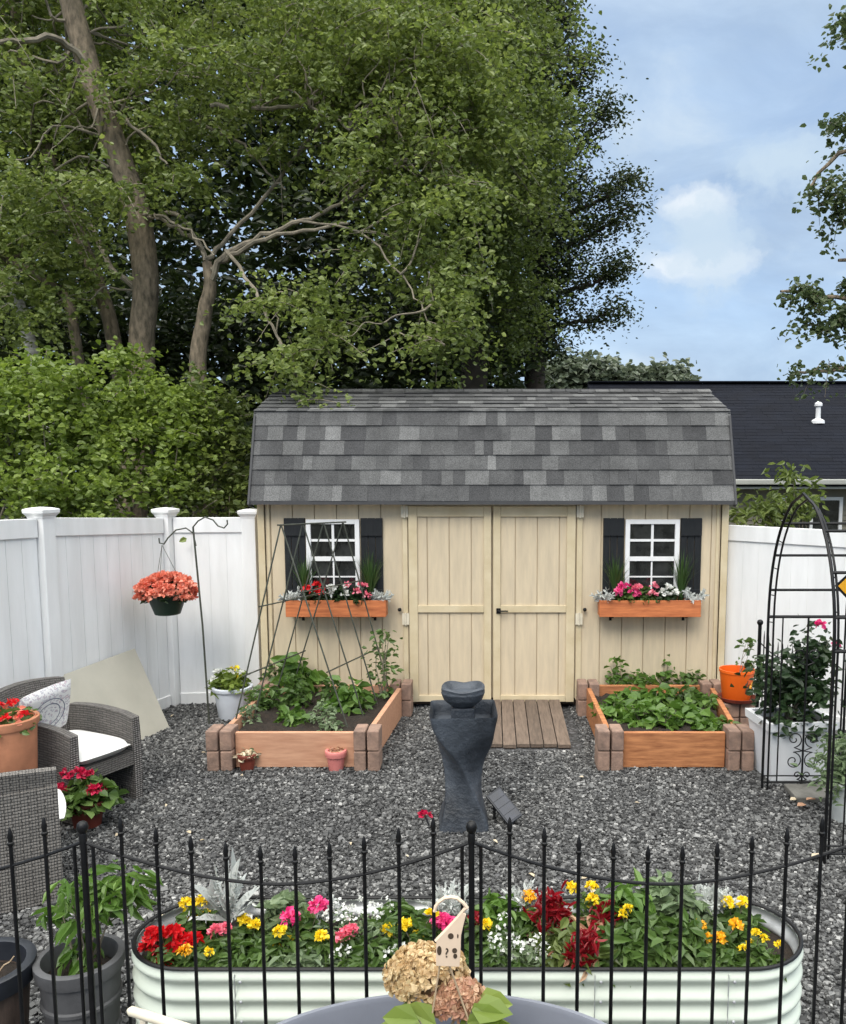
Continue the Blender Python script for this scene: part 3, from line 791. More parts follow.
zt, zb = at(0, 497, HY + .4).z, at(0, 540, HY + .4).z
m = MB(); x0, x1 = wa.x - .9, wb_.x
for q in ((x0, x0 + .07, zb, zt), (x1 - .07, x1, zb, zt), (x0 + .07, x1 - .07, zt - .07, zt), (x0 + .07, x1 - .07, zb, zb + .07), ((x0 + x1) / 2 - .03, (x0 + x1) / 2 + .03, zb + .07, zt - .07)):
    m.box(q[0], q[1], HY + .36, HY + .418, q[2], q[3])
wf = m.build('window', M['white'], hs)
MB().box(x0 + .05, x1 - .05, HY + .405, HY + .415, zb + .05, zt - .05).build('pane', M['glass'], wf)
p = at(817.5, 428, 20.2); s = (p.y - HY) / (HRY - HY); p.z = zE + (zR - zE) * s
m = MB(); m.lathe([(.16, -.05), (.15, .02), (.06, .07), (.055, .34), (.09, .36), (.085, .42), (.02, .47)], p, 16)
m.build('vent_pipe', M['whitemetal'], hs, smooth=True)
# ================================================================ trees
def trunk_px(pts, Y, m=None, n=10):
    """tapered trunk through reference pixels (px, py, width px) at distance Y (or per-point Y)"""
    m = m or MB()
    P = []; rr = []
    for q in pts:
        y = q[3] if len(q) > 3 else Y
        P.append(at(q[0], q[1], y)); rr.append(q[2] * y / F / 2)
    # subdivide with a little wander
    PP = []; RR = []
    for i in range(len(P) - 1):
        for k in range(4):
            f = k / 4; PP.append(P[i].lerp(P[i + 1], f) + Vector((random.gauss(0, 1), random.gauss(0, 1), 0)) * rr[i] * .12); RR.append(rr[i] * (1 - f) + rr[i + 1] * f * 1.0)
    PP.append(P[-1]); RR.append(rr[-1])
    # smooth once
    QQ = [PP[0]] + [(PP[i - 1] + PP[i] * 2 + PP[i + 1]) / 4 for i in range(1, len(PP) - 1)] + [PP[-1]]
    m.tube(QQ, RR, n)
    return m

def branches(m, srcs, tips, r=.02, amp=.08, sag=.05):
    for tp in tips:
        tp = Vector(tp)
        s = min(srcs, key=lambda q: (Vector(q) - tp).length + random.random() * .8)
        pts = wob(s, tp, 6, amp, sag)
        m.tube(*smooth_path(pts, [r * (1 - .88 * i / 6) for i in range(7)], 3), 6, cap=False)

def tree(name, label, trunk, tmat, blobs, ncl, per, rad, size, leaf, cat='tree', group=None, nbr=30, br=.022, srcs=None, base=None, twig=None, limbs=(), flat=.45, droop=.3, up=.4, aspect=.72, shell=2.4):
    if rad > .3 and name != 'far_tree': C, cc, TW = sprays(blobs, ncl, rad, per, shell=shell)
    else: (C, cc), TW = clumps(blobs, ncl, per, rad, flat, shell), None
    b = base or Vector((trunk.v[0][0], trunk.v[0][1], 0))
    t_ = thing(name, (b[0], b[1], 0), label, cat, group)
    tr = trunk.build('trunk', tmat, t_, smooth=True)
    if nbr:
        m = MB(); idx = rng.choice(len(cc), min(nbr, len(cc)), replace=False)
        s = srcs or [trunk.v[i] for i in range(0, len(trunk.v), 7)]
        branches(m, s, [cc[i] for i in idx], br)
        for l in limbs:
            P_, r_ = smooth_path(l[0], [q * (1 - .5 * (i / len(l[1])) ** 2) for i, q in enumerate(l[1])], 5)
            P_ = [p + Vector((random.gauss(0, 1), random.gauss(0, 1), random.gauss(0, 1))) * .014 for p in P_]
            m.tube(P_, r_, 7, cap=False)
        if TW is not None:
            for q in TW[rng.random(len(TW)) < .38]: m.tube([Vector(p) for p in q], [.006, .005, .0045, .0035, .002], 4, cap=False)
        m.build('limbs', twig or tmat, tr, smooth=True)
    leaves('crown', C, size, leaf, t_, droop=droop, up=up, aspect=aspect)
    return t_

# 1 the tall maple with the bent trunk
YA = 10.4
tA = trunk_px([(128, 540, 34), (138, 440, 28), (143, 350, 24), (145, 270, 24), (138, 212, 25), (120, 165, 23), (103, 110, 22), (86, 60, 21), (72, 8, 20), (55, -60, 18), (40, -140, 16)], YA)
BA = [blob(98, 80, 9.8, 50, 16), blob(108, 192, 9.6, 62, 26), blob(25, 195, 9.8, 60, 32), blob(15, 60, 10, 40, 40), blob(170, 180, 9.8, 40, 16), blob(180, 60, 9.9, 60, 26), blob(190, 120, 9.9, 46, 20), blob(30, 300, 10, 50, 40), blob(75, 235, 10, 40, 18),
      blob(40, 20, 11.4, 90, 60, 40), blob(120, 130, 11.3, 90, 70, 40), blob(220, 40, 11, 120, 60), blob(90, -70, 11, 160, 70), blob(60, 160, 11.4, 90, 60, 40), blob(-60, 160, 10.6, 60, 150)]
lim = []
for pts, r in ((((95, 75, 10.4), (60, 38, 10.1), (20, 42, 9.9), (-30, 50, 9.6)), .045), (((108, 108, 10.4), (150, 140, 10.0), (168, 165, 9.8)), .02),
               (((140, 222, 10.4), (175, 215, 10), (200, 245, 9.9), (205, 262, 9.9)), .028), (((148, 300, 10.4), (110, 262, 10.6), (90, 225, 10.6), (70, 215, 10.4)), .04),
               (((75, 20, 10.4), (55, 18, 10.2), (40, -10, 10.0)), .022), (((140, 215, 10.4), (165, 218, 9.8), (190, 232, 9.6), (215, 255, 9.5)), .018)):
    q = [at(*p) for p in pts]; lim.append((q, [r * (1 - .5 * i / len(q)) for i in range(len(q))], 6))
tree('maple_tree', 'tall maple with a thick bent trunk and yellow green leaves at the left', tA, M['bark'], BA, 900, 40, .60, .062, G['maple'], nbr=60, br=.015, twig=M['twig'], limbs=lim, shell=2.0)

# 2 crooked maple whose boughs reach over the shed
YB = 10.0
tB = trunk_px([(203, 520, 22), (200, 430, 18), (197, 360, 16), (206, 310, 14), (211, 285, 12), (207, 262, 9)], YB)
lim = []
for pts, r in ((((206, 290, 10), (222, 258, 9.9), (262, 236, 9.8), (312, 218, 9.6), (345, 200, 9.5), (395, 165, 9.3)), .038), (((212, 270, 10), (240, 252, 9.8), (290, 232, 9.5), (350, 222, 9.2)), .034),
               (((207, 262, 10), (195, 240, 10), (165, 222, 10), (150, 212, 10)), .032), (((206, 260, 10), (240, 225, 10.2), (300, 150, 10.2), (330, 105, 10)), .03),
               (((300, 220, 9.6), (360, 232, 9), (400, 275, 8.7), (425, 310, 8.5), (445, 345, 8.4)), .013), (((225, 250, 9.9), (260, 300, 9.3), (280, 345, 8.8), (300, 385, 8.4)), .022),
               (((210, 105, 10), (260, 108, 9.8), (310, 108, 9.6), (350, 130, 9.4)), .028), (((190, 120, 10.2), (235, 140, 10.1), (268, 172, 10), (285, 190, 10)), .02)):
    q = [at(*p) for p in pts]; lim.append((q, [r * (1 - .6 * i / len(q)) for i in range(len(q))], 6))
BB = [blob(330, 80, 9.8, 100, 36), blob(270, 150, 9.8, 26, 12), blob(400, 150, 9.4, 80, 50), blob(430, 215, 9.1, 55, 50), blob(420, 60, 9.8, 90, 60), blob(445, 275, 8.8, 32, 40),
      blob(440, 335, 8.5, 28, 35), blob(300, 300, 8.9, 45, 30), blob(290, 360, 8.4, 38, 32), blob(330, 330, 8.6, 40, 26), blob(360, 20, 10.2, 120, 60), blob(305, 400, 8.0, 22, 9, 16), blob(480, 120, 9.8, 50, 60), blob(380, 250, 9.0, 30, 20)]
tree('maple_tree', 'crooked forked maple whose long boughs reach over the shed roof', tB, M['bark'], BB, 820, 40, .58, .060, G['maple'], nbr=70, br=.013, twig=M['twig'], limbs=lim, srcs=[p for l in lim for p in l[0][1:]], shell=2.0)

# 3 the big tree right behind the shed
YC = 12.4
tC = trunk_px([(478, 470, 34), (473, 390, 28), (468, 320, 24), (462, 230, 18), (455, 120, 14), (450, 0, 8)], YC)
BC = [blob(450, 60, 12, 130, 90), blob(500, 130, 12, 70, 90), blob(460, 190, 11.8, 80, 70), blob(500, 230, 12, 50, 70), blob(490, 300, 12, 60, 50), blob(390, 80, 12.4, 90, 70), blob(300, 20, 12.4, 110, 50), blob(430, -60, 12.4, 120, 80), blob(490, 30, 12.3, 45, 70)]
tree('shade_tree', 'broad olive green tree standing directly behind the shed roof', tC, M['darkbark'], BC, 1650, 44, .72, .060, G['olive'], nbr=40, br=.022, shell=1.9)

# 4 the dark tree with its ragged side against the sky
YD = 14.2
tD = trunk_px([(540, 480, 26), (535, 390, 22), (535, 300, 18), (540, 200, 14), (545, 80, 8), (548, 0, 5)], YD)
BD = [blob(520, 50, YD, 42, 80), blob(540, 110, YD, 30, 42), blob(556, 190, YD, 36, 38), blob(568, 240, YD, 34, 28), blob(560, 280, YD, 34, 24), blob(535, 335, YD, 34, 34), blob(525, 210, YD, 55, 90), blob(520, 310, YD, 55, 55), blob(515, -60, YD, 50, 70), blob(490, 350, YD, 70, 36), blob(535, 40, YD, 18, 36)]
lim = []
for pts in (((540, 260), (590, 235), (634, 205)), ((538, 300), (600, 280), (632, 254)), ((538, 330), (590, 320), (618, 308)), ((542, 190), (580, 145), (608, 105)), ((545, 130), (570, 90), (588, 62)), ((545, 110), (556, 50), (562, 12)), ((540, 230), (600, 200), (630, 178))):
    q = [at(p[0], p[1], YD) for p in pts]; q = wob(q[0], q[1], 4, .03) + wob(q[1], q[2], 4, .04)[1:]
    lim.append((q, [.05 * (1 - .85 * i / len(q)) for i in range(len(q))], 5))
tipsD = [Vector(p) for l in lim for p in l[0][4:]]
BD += [(p, (.24, .24, .15)) for p in tipsD]
tree('shade_tree', 'dark tree with a ragged outline against the sky right of centre', tD, M['darkbark'], BD, 1250, 42, .17, .064, G['deep'], nbr=90, br=.022, limbs=lim, srcs=[p for l in lim for p in l[0]], shell=2.0, aspect=.5)

# 5-7 slim trunks in the wood on the left
tE = trunk_px([(60, 470, 12), (38, 372, 12), (28, 335, 12), (18, 300, 11), (8, 268, 10), (-6, 230, 9), (-30, 150, 7)], 11.6)
tree('birch_tree', 'slim white birch trunk leaning at the far left edge', tE, M['birch'], [blob(-40, 120, 11.6, 70, 60), blob(10, 110, 11.8, 60, 40)], 70, 24, .2, .08, G['maple'], nbr=8, br=.014)
tFk = trunk_px([(130, 440, 15), (112, 320, 14), (90, 262, 13), (62, 190, 13), (42, 140, 12), (24, 60, 11), (10, -20, 9)], 11.4)
tree('shade_tree', 'slender grey trunk leaning left behind the tall maple', tFk, M['bark'], [blob(10, -20, 11.6, 90, 60), blob(60, 120, 11.9, 50, 40)], 90, 26, .2, .10, G['olive'], nbr=10, br=.018)
tG = trunk_px([(92, 460, 10), (70, 300, 10), (40, 275, 9), (0, 258, 8), (-40, 250, 7)], 10.9)
tree('shade_tree', 'low leaning branchy tree arching left above the shrubs', tG, M['bark'], [blob(10, 240, 10.9, 60, 30), blob(60, 280, 10.9, 50, 25)], 50, 24, .16, .10, G['maple'], nbr=10, br=.014)

# shrubs along the outside of the left fence
def shrub(label, blobs, ncl, leaf, base, size=.064, name='shrub', stems=9, group='shrubs outside the left fence'):
    C, cc, TW = sprays(blobs, int(ncl * .66), .50, 36, .06, .15, 2.0)
    t_ = thing(name, (base[0], base[1], 0), label, 'shrub', group)
    m = MB()
    for i in rng.choice(len(cc), stems, replace=False):
        pts = wob((base[0] + random.uniform(-.15, .15), base[1] + random.uniform(-.15, .15), 0), cc[i], 6, .05)
        m.tube(pts, [.022 - .0028 * k for k in range(7)], 5, cap=False)
    for q in TW[rng.random(len(TW)) < .2]: m.tube([Vector(p) for p in q], [.006, .005, .0045, .0035, .002], 4, cap=False)
    m.build('stems', M['twig'], t_, smooth=True)
    leaves('foliage', C, size, leaf, t_, aspect=.7, up=.4)
    return t_
b = at(40, 500, 8.6)
shrub('bright green leafy shrub leaning over the fence at the far left', [blob(0, 385, 8.6, 50, 34), blob(50, 400, 8.3, 40, 30), blob(20, 440, 8.5, 60, 28), blob(75, 455, 8.2, 36, 26), blob(10, 490, 8.0, 50, 24), blob(70, 494, 7.9, 35, 14), blob(45, 355, 8.6, 18, 16), blob(85, 375, 8.4, 16, 22)], 330, G['shrub'], (-4.6, 8.6))
shrub('bright green shrub spilling over the white fence by the corner post', [blob(140, 395, 9.0, 36, 28), blob(105, 430, 8.6, 40, 28), blob(165, 440, 8.8, 34, 30), blob(120, 480, 8.5, 44, 22), blob(90, 508, 8.1, 36, 12), blob(128, 362, 9.0, 22, 18), blob(180, 395, 9.0, 24, 20), blob(175, 480, 8.6, 30, 20)], 300, G['shrub'], (-3.9, 9.0))
shrub('dull green shrub between the fence corner and the shed', [blob(205, 420, 9.4, 30, 50), blob(215, 490, 9.0, 32, 25), blob(190, 500, 8.3, 24, 14), blob(240, 450, 9.6, 30, 50)], 190, G['olive'], (-2.9, 9.3))

# the wood behind everything: one dark mass
def woods():
    B = []
    for x in range(-160, 600, 70):
        for y in range(-140, 520, 75):
            if x > 500: continue
            Y = 18 + random.uniform(-1.5, 2.5)
            B.append(blob(x + random.uniform(-15, 15), y, Y, 58, 54, 60))
    C, cc = clumps(B, 3000, 24, .42, .6, 2.0)
    return C
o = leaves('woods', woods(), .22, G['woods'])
tag(o, 'dark wood of distant trees behind the maples', 'woods', kind='stuff')
# ivy and undergrowth low down between the trunks
C, cc = clumps([blob(x, y, 13.5, 70, 50, 60) for x in range(-100, 500, 80) for y in (330, 410, 480)], 1100, 24, .3, .6, 2.0)
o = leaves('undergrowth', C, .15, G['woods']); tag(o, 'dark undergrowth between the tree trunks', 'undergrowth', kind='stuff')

# far trees over the neighbour's roof
for (px_, py_, rx, rz, lb) in ((572, 374, 34, 24, 'hazy far tree beside the dark tree, over the shed ridge'), (612, 376, 28, 17, 'hazy far tree above the left end of the neighbour roof'), (656, 378, 36, 13, 'lowest hazy far tree, over the middle of the neighbour roof ridge')):
    Y = 42.0
    mm = trunk_px([(px_, 470, 6), (px_, py_ + 8, 4)], Y, n=7)
    bl = [blob(px_ + random.uniform(-.6, .6) * rx, py_ + random.uniform(-.3, .6) * rz, Y, rx * .45, rz * .55) for _ in range(9)]
    tree('far_tree', lb, mm, M['darkbark'], bl, 150, 26, .34, .34, G['far'], group='far trees over the neighbour roof', nbr=8, br=.06)

# the tree at the right edge: trunk stands outside the picture, its boughs hang in
YR = 12.0
mm = trunk_px([(1010, 560, 40), (1005, 400, 34), (985, 200, 28), (960, 0, 22), (940, -160, 14)], YR)
lim = []
for pts in (((985, 200), (930, 190), (850, 150), (808, 190)), ((990, 300), (920, 320), (850, 300), (780, 290)), ((970, 60), (900, 10), (845, 40)), ((1000, 380), (920, 380), (850, 370), (795, 372)), ((990, 280), (900, 250), (838, 262))):
    q = [at(p[0], p[1], YR) for p in pts]
    lim.append((q, [.06 * (1 - .8 * i / len(q)) for i in range(len(q))], 6))
BR = [blob(838, 120, YR, 16, 22), blob(822, 190, YR, 24, 18), blob(840, 212, YR, 20, 14), blob(815, 296, YR, 26, 20), blob(838, 320, YR, 22, 22), blob(790, 290, YR, 20, 13), blob(845, 285, YR, 22, 14), blob(808, 324, YR, 24, 10),
      blob(850, 30, YR, 14, 36), blob(828, 368, YR, 38, 11), blob(795, 372, YR, 12, 6), blob(900, 150, YR, 50, 90), blob(920, 300, YR, 60, 80), blob(900, 0, YR, 50, 70)]
BR = [(c_, tuple(.78 * v for v in r_)) for c_, r_ in BR]
tree('oak_tree', 'tree at the right edge whose leafy boughs hang into the sky', mm, M['bark'], BR, 430, 24, .40, .080, G['mid'], nbr=14, br=.010, limbs=lim, srcs=[p for l in lim for p in l[0][1:]], base=Vector((at(1010, 560, YR).x, YR, 0)), shell=1.8)

# shrub between the right fence and the neighbour's house
C, cc = clumps([blob(785, 510, 8.6, 34, 12), blob(770, 508, 8.6, 24, 16), blob(800, 498, 8.7, 14, 14), blob(790, 472, 8.6, 12, 6), blob(760, 515, 8.5, 22, 10)], 50, 13, .08, .5, 2)
bs = at(800, 500, 8.6)
t_ = thing('shrub', (bs.x, 8.6, 0), 'thin leafed shrub rising over the right fence before the house', 'shrub')
m = MB()
for i in rng.choice(len(cc), 14, replace=False): m.tube(wob((bs.x + random.uniform(-.1, .1), 8.6, 0), cc[i], 6, .05), [.016 - .002 * k for k in range(7)], 5, cap=False)
m.build('stems', M['twig'], t_, smooth=True)
leaves('foliage', C, .10, G['olive'], t_, aspect=.36, droop=.5)
# ================================================================ flowers: generators
def petal_ball(C, r, n, size, flat=.7, up=-.15, aspect=.8):
    """petals standing out of a small dome at C"""
    d = unit(rng.normal(0, 1, (n, 3)) + np.array([0, 0, .35])); d[:, 2] = np.where(d[:, 2] < up, -d[:, 2], d[:, 2])
    P = np.array(C) + d * r * np.array([1, 1, flat]) * (.55 + .45 * rng.random((n, 1)))
    tang = unit(np.cross(d, rng.normal(0, 1, (n, 3))))
    return leaf_arrays(P, size, aspect=aspect, D=tang + d * .55, up=.3)

def bloom(name, parts, mat, parent):
    A = np.concatenate(parts) - np.array(wloc(parent))
    return link_mesh(name, leaf_mesh(A), mat, parent)

def dome(c, rx, rz, n, ry=None):
    """points filling a low dome of leaves"""
    d = unit(rng.normal(0, 1, (n, 3))); d[:, 2] = abs(d[:, 2]); q = rng.random((n, 1)) ** .45
    return np.array(c) + d * q * np.array([rx, ry or rx, rz])

def stems(m, base, tips, r=.004):
    for tp in tips:
        m.tube(wob(base, tp, 4, .05), [r, r * .9, r * .8, r * .65, r * .5], 5, cap=False)

def blades(C0, n, h, w, spread, name, mat, parent):
    """arching grass blades from C0"""
    V = []; Fq = []
    for i in range(n):
        a = random.uniform(0, 2 * PI); s = random.uniform(.15, 1) * spread; hh = h * random.uniform(.6, 1.05); dr = Vector((math.cos(a), math.sin(a), 0)); sd = Vector((-dr.y, dr.x, 0))
        b = len(V)
        for k in range(6):
            t_ = k / 5; p = Vector(C0) + dr * (.012 + s * t_ ** 1.7) + Vector((0, 0, hh * (t_ - .22 * t_ ** 3 * s / spread)))
            ww = w * (1 - t_ ** 2 * .93) / 2
            V += [p - sd * ww, p + sd * ww]
        Fq += [(b + 2 * k, b + 2 * k + 1, b + 2 * k + 3, b + 2 * k + 2) for k in range(5)]
    off = np.array(wloc(parent))
    return link_mesh(name, npmesh(np.array([list(v) for v in V]) - off, [np.array(Fq)]), mat, parent)

def fleshy(C0, n, L_, w, mat, parent, name='foliage', el=(.3, 1.1)):
    """lobed silver leaves fanned from one crown"""
    A = []
    for i in range(n):
        a = rng.uniform(0, 2 * PI); e = rng.uniform(*el); d = np.array([math.cos(a) * math.cos(e), math.sin(a) * math.cos(e), math.sin(e)])
        l = L_ * rng.uniform(.6, 1.1); k = 12
        base = np.array(C0); P = np.array([base + d * l * (.25 + .75 * j / k) for j in range(k)])
        D = np.stack([d * .7 + rng.normal(0, .5, 3) for j in range(k)])
        A.append(leaf_arrays(P, w, D=D, aspect=.42)); A.append(leaf_arrays(base[None], l, D=d[None], aspect=.05))
    return bloom(name, A, mat, parent)

# ================================================================ plants in the window boxes
def wb_plants(i):
    a, b, zt = WB[i]; y = YF - .115; w_ = b - a; z = zt - .025
    side = ('left', 'right')[i]; where = ('behind the bean trellis', 'right of the shed doors')[i]
    for f, nm in ((.17, 'left'), (.83, 'right')):
        c = Vector((a + w_ * f, y + .03, z))
        t_ = thing('spike_plant', c, f'spiky grass plant, {nm} end of the window box {where}', 'plant', 'spike plants in the window boxes')
        blades(c, 95, .50, .011, .17, 'foliage', G['grassy'], t_)
    for f, nm in ((.05, 'left'), (.94, 'right')):
        c = Vector((a + w_ * f, y - .02, z))
        t_ = thing('silver_plant', c, f'silver leafed plant, {nm} tip of the window box {where}', 'plant', 'silver plants in the window boxes')
        fleshy(c, 16, .13, .04, G['silver'], t_)
    for f, mat_, lb in (((.30, 'red', 'red flowered bedding plant'), (.52, 'whitebloom', 'white flowered bedding plant'), (.71, 'pink', 'pale pink flowered bedding plant')),
                        ((.27, 'hotpink', 'hot pink flowered bedding plant'), (.45, 'pink', 'pale pink flowered bedding plant'), (.66, 'whitebloom', 'dark leafed white flowered bedding plant')))[i]:
        c = Vector((a + w_ * f, y - .01, z))
        t_ = thing('bedding_plant', c, f'{lb} in the window box {where}', 'plant', 'flowers in the window boxes')
        leaves('foliage', dome(c + Vector((0, 0, .01)), .11, .13, 170, .075), .05, G['rose' if i == 0 or mat_ == 'whitebloom' else 'garden'], t_, aspect=.7)
        for k in range(7 if mat_ == 'hotpink' else 5):
            p = c + Vector((random.uniform(-.095, .095), random.uniform(-.085, .0), random.uniform(.06, .16)))
            bloom('bloom', [petal_ball(p, .022, 14, .035)], G[mat_], t_)
wb_plants(0); wb_plants(1)

o = leaves('leaf_litter', LIT[0], .04, G['paletan'], None, D=LIT[1], up=3.0, aspect=.5)
tag(o, 'bits of dry leaf scattered over the gravel', 'litter', kind='stuff')
# ================================================================ raised beds
BOARDM = [M['cedar2'], M['orangeboard']]
def bed(name, label, corners, bm, h=.265):
    """corners: front left, front right, back right, back left (ground points of the block centres)"""
    c = sum((Vector(q) for q in corners), Vector()) / 4
    t_ = thing(name, (c.x, c.y, 0), label, 'raised bed', 'timber raised beds')
    P = [Vector(q) for q in corners]; bs = .094
    for i, p in enumerate(P):
        dx = (P[(i ^ 1)] - p).normalized(); fx = Vector((-dx.y, dx.x, 0))
        for lv in range(2):
            z0, z1 = lv * .155 + .002, lv * .155 + .153
            for hx in (-1, 1):   # split faced block with a slot down its middle
                Mx = Matrix.Translation(p + Vector((random.uniform(-.003, .003), random.uniform(-.003, .003), 0))) @ Matrix.Rotation(math.atan2(dx.y, dx.x) + random.uniform(-.02, .02), 4, 'Z')
                MB().box(hx * .050 - .044, hx * .050 + .044, -bs, bs, z0, z1, Mx).build('block', M['block'], t_, bevel=.010)
    n = 0
    for i in range(4):
        a, b = P[i], P[(i + 1) % 4]; d = (b - a).normalized()
        a2, b2 = a + d * (bs + .006), b - d * (bs + .006)
        MB().beam(a2 + Vector((0, 0, h / 2 + .008)), b2 + Vector((0, 0, h / 2 + .008)), .04, h).build('board', bm, t_, bevel=.004)
    s = .045; q = [P[0].lerp(P[2], s), P[1].lerp(P[3], s), P[2].lerp(P[0], s), P[3].lerp(P[1], s)]
    m = MB(); nx, ny = 26, 26
    def fn(u, v):
        p = q[0].lerp(q[1], u).lerp(q[3].lerp(q[2], u), v); e = .018 * math.sin(u * 21 + v * 13) * math.sin(v * 17 - u * 9) + random.uniform(-.012, .012)
        return (p.x, p.y, .205 + e)
    m.grid(fn, nx, ny); m.build('soil', M['soil'], t_, smooth=True)
    return t_
BL = [(-1.985, 6.09, 0), (-.905, 6.09, 0), (-.80, 7.46, 0), (-1.98, 7.46, 0)]
BRR = [(.885, 6.09, 0), (1.84, 6.09, 0), (1.99, 7.46, 0), (.88, 7.46, 0)]
bed('raised_bed', 'pale cedar raised bed with block corners under the bean trellis', BL, M['cedar2'])
bed('raised_bed', 'orange cedar raised bed full of low leafy greens beside the ramp', BRR, M['orangeboard'])

def veg(label, c, r, h, n, size, leaf, group, stem=True, **k):
    t_ = thing('vegetable_plant', c, label, 'plant', group)
    C = dome(c, r, h, n)
    if stem:
        m = MB(); stems(m, c, [C[i] for i in rng.choice(len(C), min(7, n), replace=False)]); m.build('stems', M['twig'], t_)
    leaves('foliage', C, size, leaf, t_, **k)
    return t_
gL = 'vegetables in the bed under the trellis'; gR = 'leafy greens in the right bed'
for px_, py_, r, h, n, s, lf, lb in (
        (262, 708, .13, .22, 90, .08, 'garden', 'green vegetable clump at the front left of the trellis bed'), (292, 705, .15, .32, 130, .08, 'garden', 'bushy green vegetable beside the left trellis legs'),
        (300, 692, .14, .40, 90, .17, 'fresh', 'broad leafed light green plant in the middle of the trellis bed'), (293, 722, .12, .15, 60, .10, 'fresh', 'small light green seedling at the front of the trellis bed'),
        (322, 722, .12, .22, 70, .05, 'sagey', 'grey green herb at the front of the trellis bed'), (335, 705, .14, .28, 110, .07, 'garden', 'feathery green plant by the right trellis legs'),
        (350, 710, .15, .30, 110, .12, 'fresh', 'bright leafed pepper plant at the right of the trellis bed'), (330, 730, .08, .12, 40, .06, 'sagey', 'tiny grey green plant against the front board of the trellis bed'),
        (250, 722, .09, .18, 50, .05, 'sagey', 'thin grey green plant in the left front corner of the trellis bed'),
        (278, 690, .13, .28, 80, .08, 'garden', 'green plant at the back left of the trellis bed')):
    c = atz(px_, py_, .2)
    veg(lb, c, r * 1.15, h * .95, int(n * 1.5), s * .88, G[lf], gL)
c = atz(383, 700, .2); t_ = thing('tomato_plant', c, 'tall thin tomato plant rising at the back right of the trellis bed', 'plant', gL)
m = MB(); stems(m, c, [c + Vector((random.gauss(0, .05), random.gauss(0, .04), random.uniform(.35, .62))) for _ in range(5)], .006); m.build('stems', M['twig'], t_)
leaves('foliage', np.array(c) + np.stack([rng.normal(0, .07, 150), rng.normal(0, .06, 150), rng.uniform(.02, .62, 150)], 1), .06, G['garden'], t_, aspect=.5)
k = 0
spots = [(617, 690, .34, .07), (640, 722, .16, .10), (662, 725, .16, .10), (690, 722, .17, .11), (715, 730, .10, .08), (612, 715, .13, .10), (632, 705, .16, .10), (655, 705, .17, .11), (682, 704, .16, .11), (704, 706, .12, .08), (664, 688, .33, .07), (690, 690, .18, .08), (640, 690, .2, .09), (727, 735, .09, .07)]
words_ = ['tall leafy stem at the back left corner', 'round leafed clump, front row, left', 'round leafed clump, front row, middle', 'round leafed clump, front row, right of middle', 'small sprig near the front right', 'leafy clump against the left board', 'leafy clump, middle row, left', 'leafy clump, middle row, centre', 'leafy clump, middle row, right', 'sparse clump by the right board', 'tall leafy stem rising at the back centre', 'leafy clump at the back right', 'leafy clump at the back left of centre', 'lone small sprig in the front right corner']
for (px_, py_, h, s), wd in zip(spots, words_):
    c = atz(px_, py_, .2)
    veg(f'green {wd} of the orange bed', c, .17 if h < .3 else .11, h, 95 if h < .3 else 70, s * .82, G['fresh' if rng.random() < .7 else 'garden'], gR, aspect=.8, up=1.2)

# ================================================================ the bean trellis
A0, A1 = Vector((-1.70, 6.72, 1.76)), Vector((-1.30, 7.36, 1.77))
tt = thing('bean_trellis', (-1.5, 7.0, .2), 'tent shaped dark wire trellis standing in the raised bed before the left window', 'trellis')
LB0, LB1 = Vector((-2.0, 6.4, .2)), Vector((-1.79, 7.36, .2)); RB0, RB1 = Vector((-1.10, 6.4, .2)), Vector((-.88, 7.36, .2))
A0 = at(281, 526, 6.72); A1 = at(343, 523, 7.36)
def leg(a, b, r=.0065):
    MB().tube([a, b], r, 6).build('leg', M['trellis'], tt, smooth=True)
for i in range(4):
    f = i / 3; ap = A0.lerp(A1, f)
    leg(ap + Vector((-.004, 0, 0)), LB0.lerp(LB1, f) - Vector((0, 0, .02))); leg(ap + Vector((.004, 0, .0)), RB0.lerp(RB1, f) - Vector((0, 0, .02)))
MB().tube([A0 + (A0 - A1) * .05 + Vector((0, 0, .008)), A1 + (A1 - A0) * .05 + Vector((0, 0, .008))], .0075, 6).build('ridge_bar', M['trellis'], tt, smooth=True)
for f, B0, B1 in ((.40, LB0, LB1), (.74, LB0, LB1), (.33, RB0, RB1), (.72, RB0, RB1)):
    a, b = A0.lerp(B0, f), A1.lerp(B1, f); e = (b - a) * .05
    MB().tube([a - e, b + e], .006, 6).build('cross_bar', M['trellis'], tt, smooth=True)

# ================================================================ pots about the beds
def pot(name, label, c, r, h, mat, cat='flower pot', taper=.74, rim=.012, rimh=.03, group=None, n=28, soil=True, bands=()):
    t_ = thing(name, c, label, cat, group)
    pr = [(r * taper * .98, 0.0), (r * taper, .004)]
    for zb, pr_ in bands: pr += [(r * (taper + (1 - taper) * (zb - .012) / h), zb - .012), (r * (taper + (1 - taper) * zb / h) + pr_, zb - .006), (r * (taper + (1 - taper) * zb / h) + pr_, zb + .006), (r * (taper + (1 - taper) * (zb + .012) / h), zb + .012)]
    pr += [(r * (taper + (1 - taper) * (1 - rimh / h)), h - rimh), (r + rim * .6, h - rimh + .001), (r + rim, h - rimh * .5), (r + rim, h - .003), (r + rim * .7, h), (r - .012, h), (r - .016, h - .01), (r * (taper + (1 - taper) * .6) - .014, h * .6)]
    MB().lathe(pr, c, n, cap1=True).build('pot_body', mat, t_, smooth=True)
    if soil:
        MB().lathe([(r * (taper + (1 - taper) * .85) - .018, h * .82), (r * .4, h * .84)], c, n).build('soil', M['soil'], t_, smooth=True)
    return t_

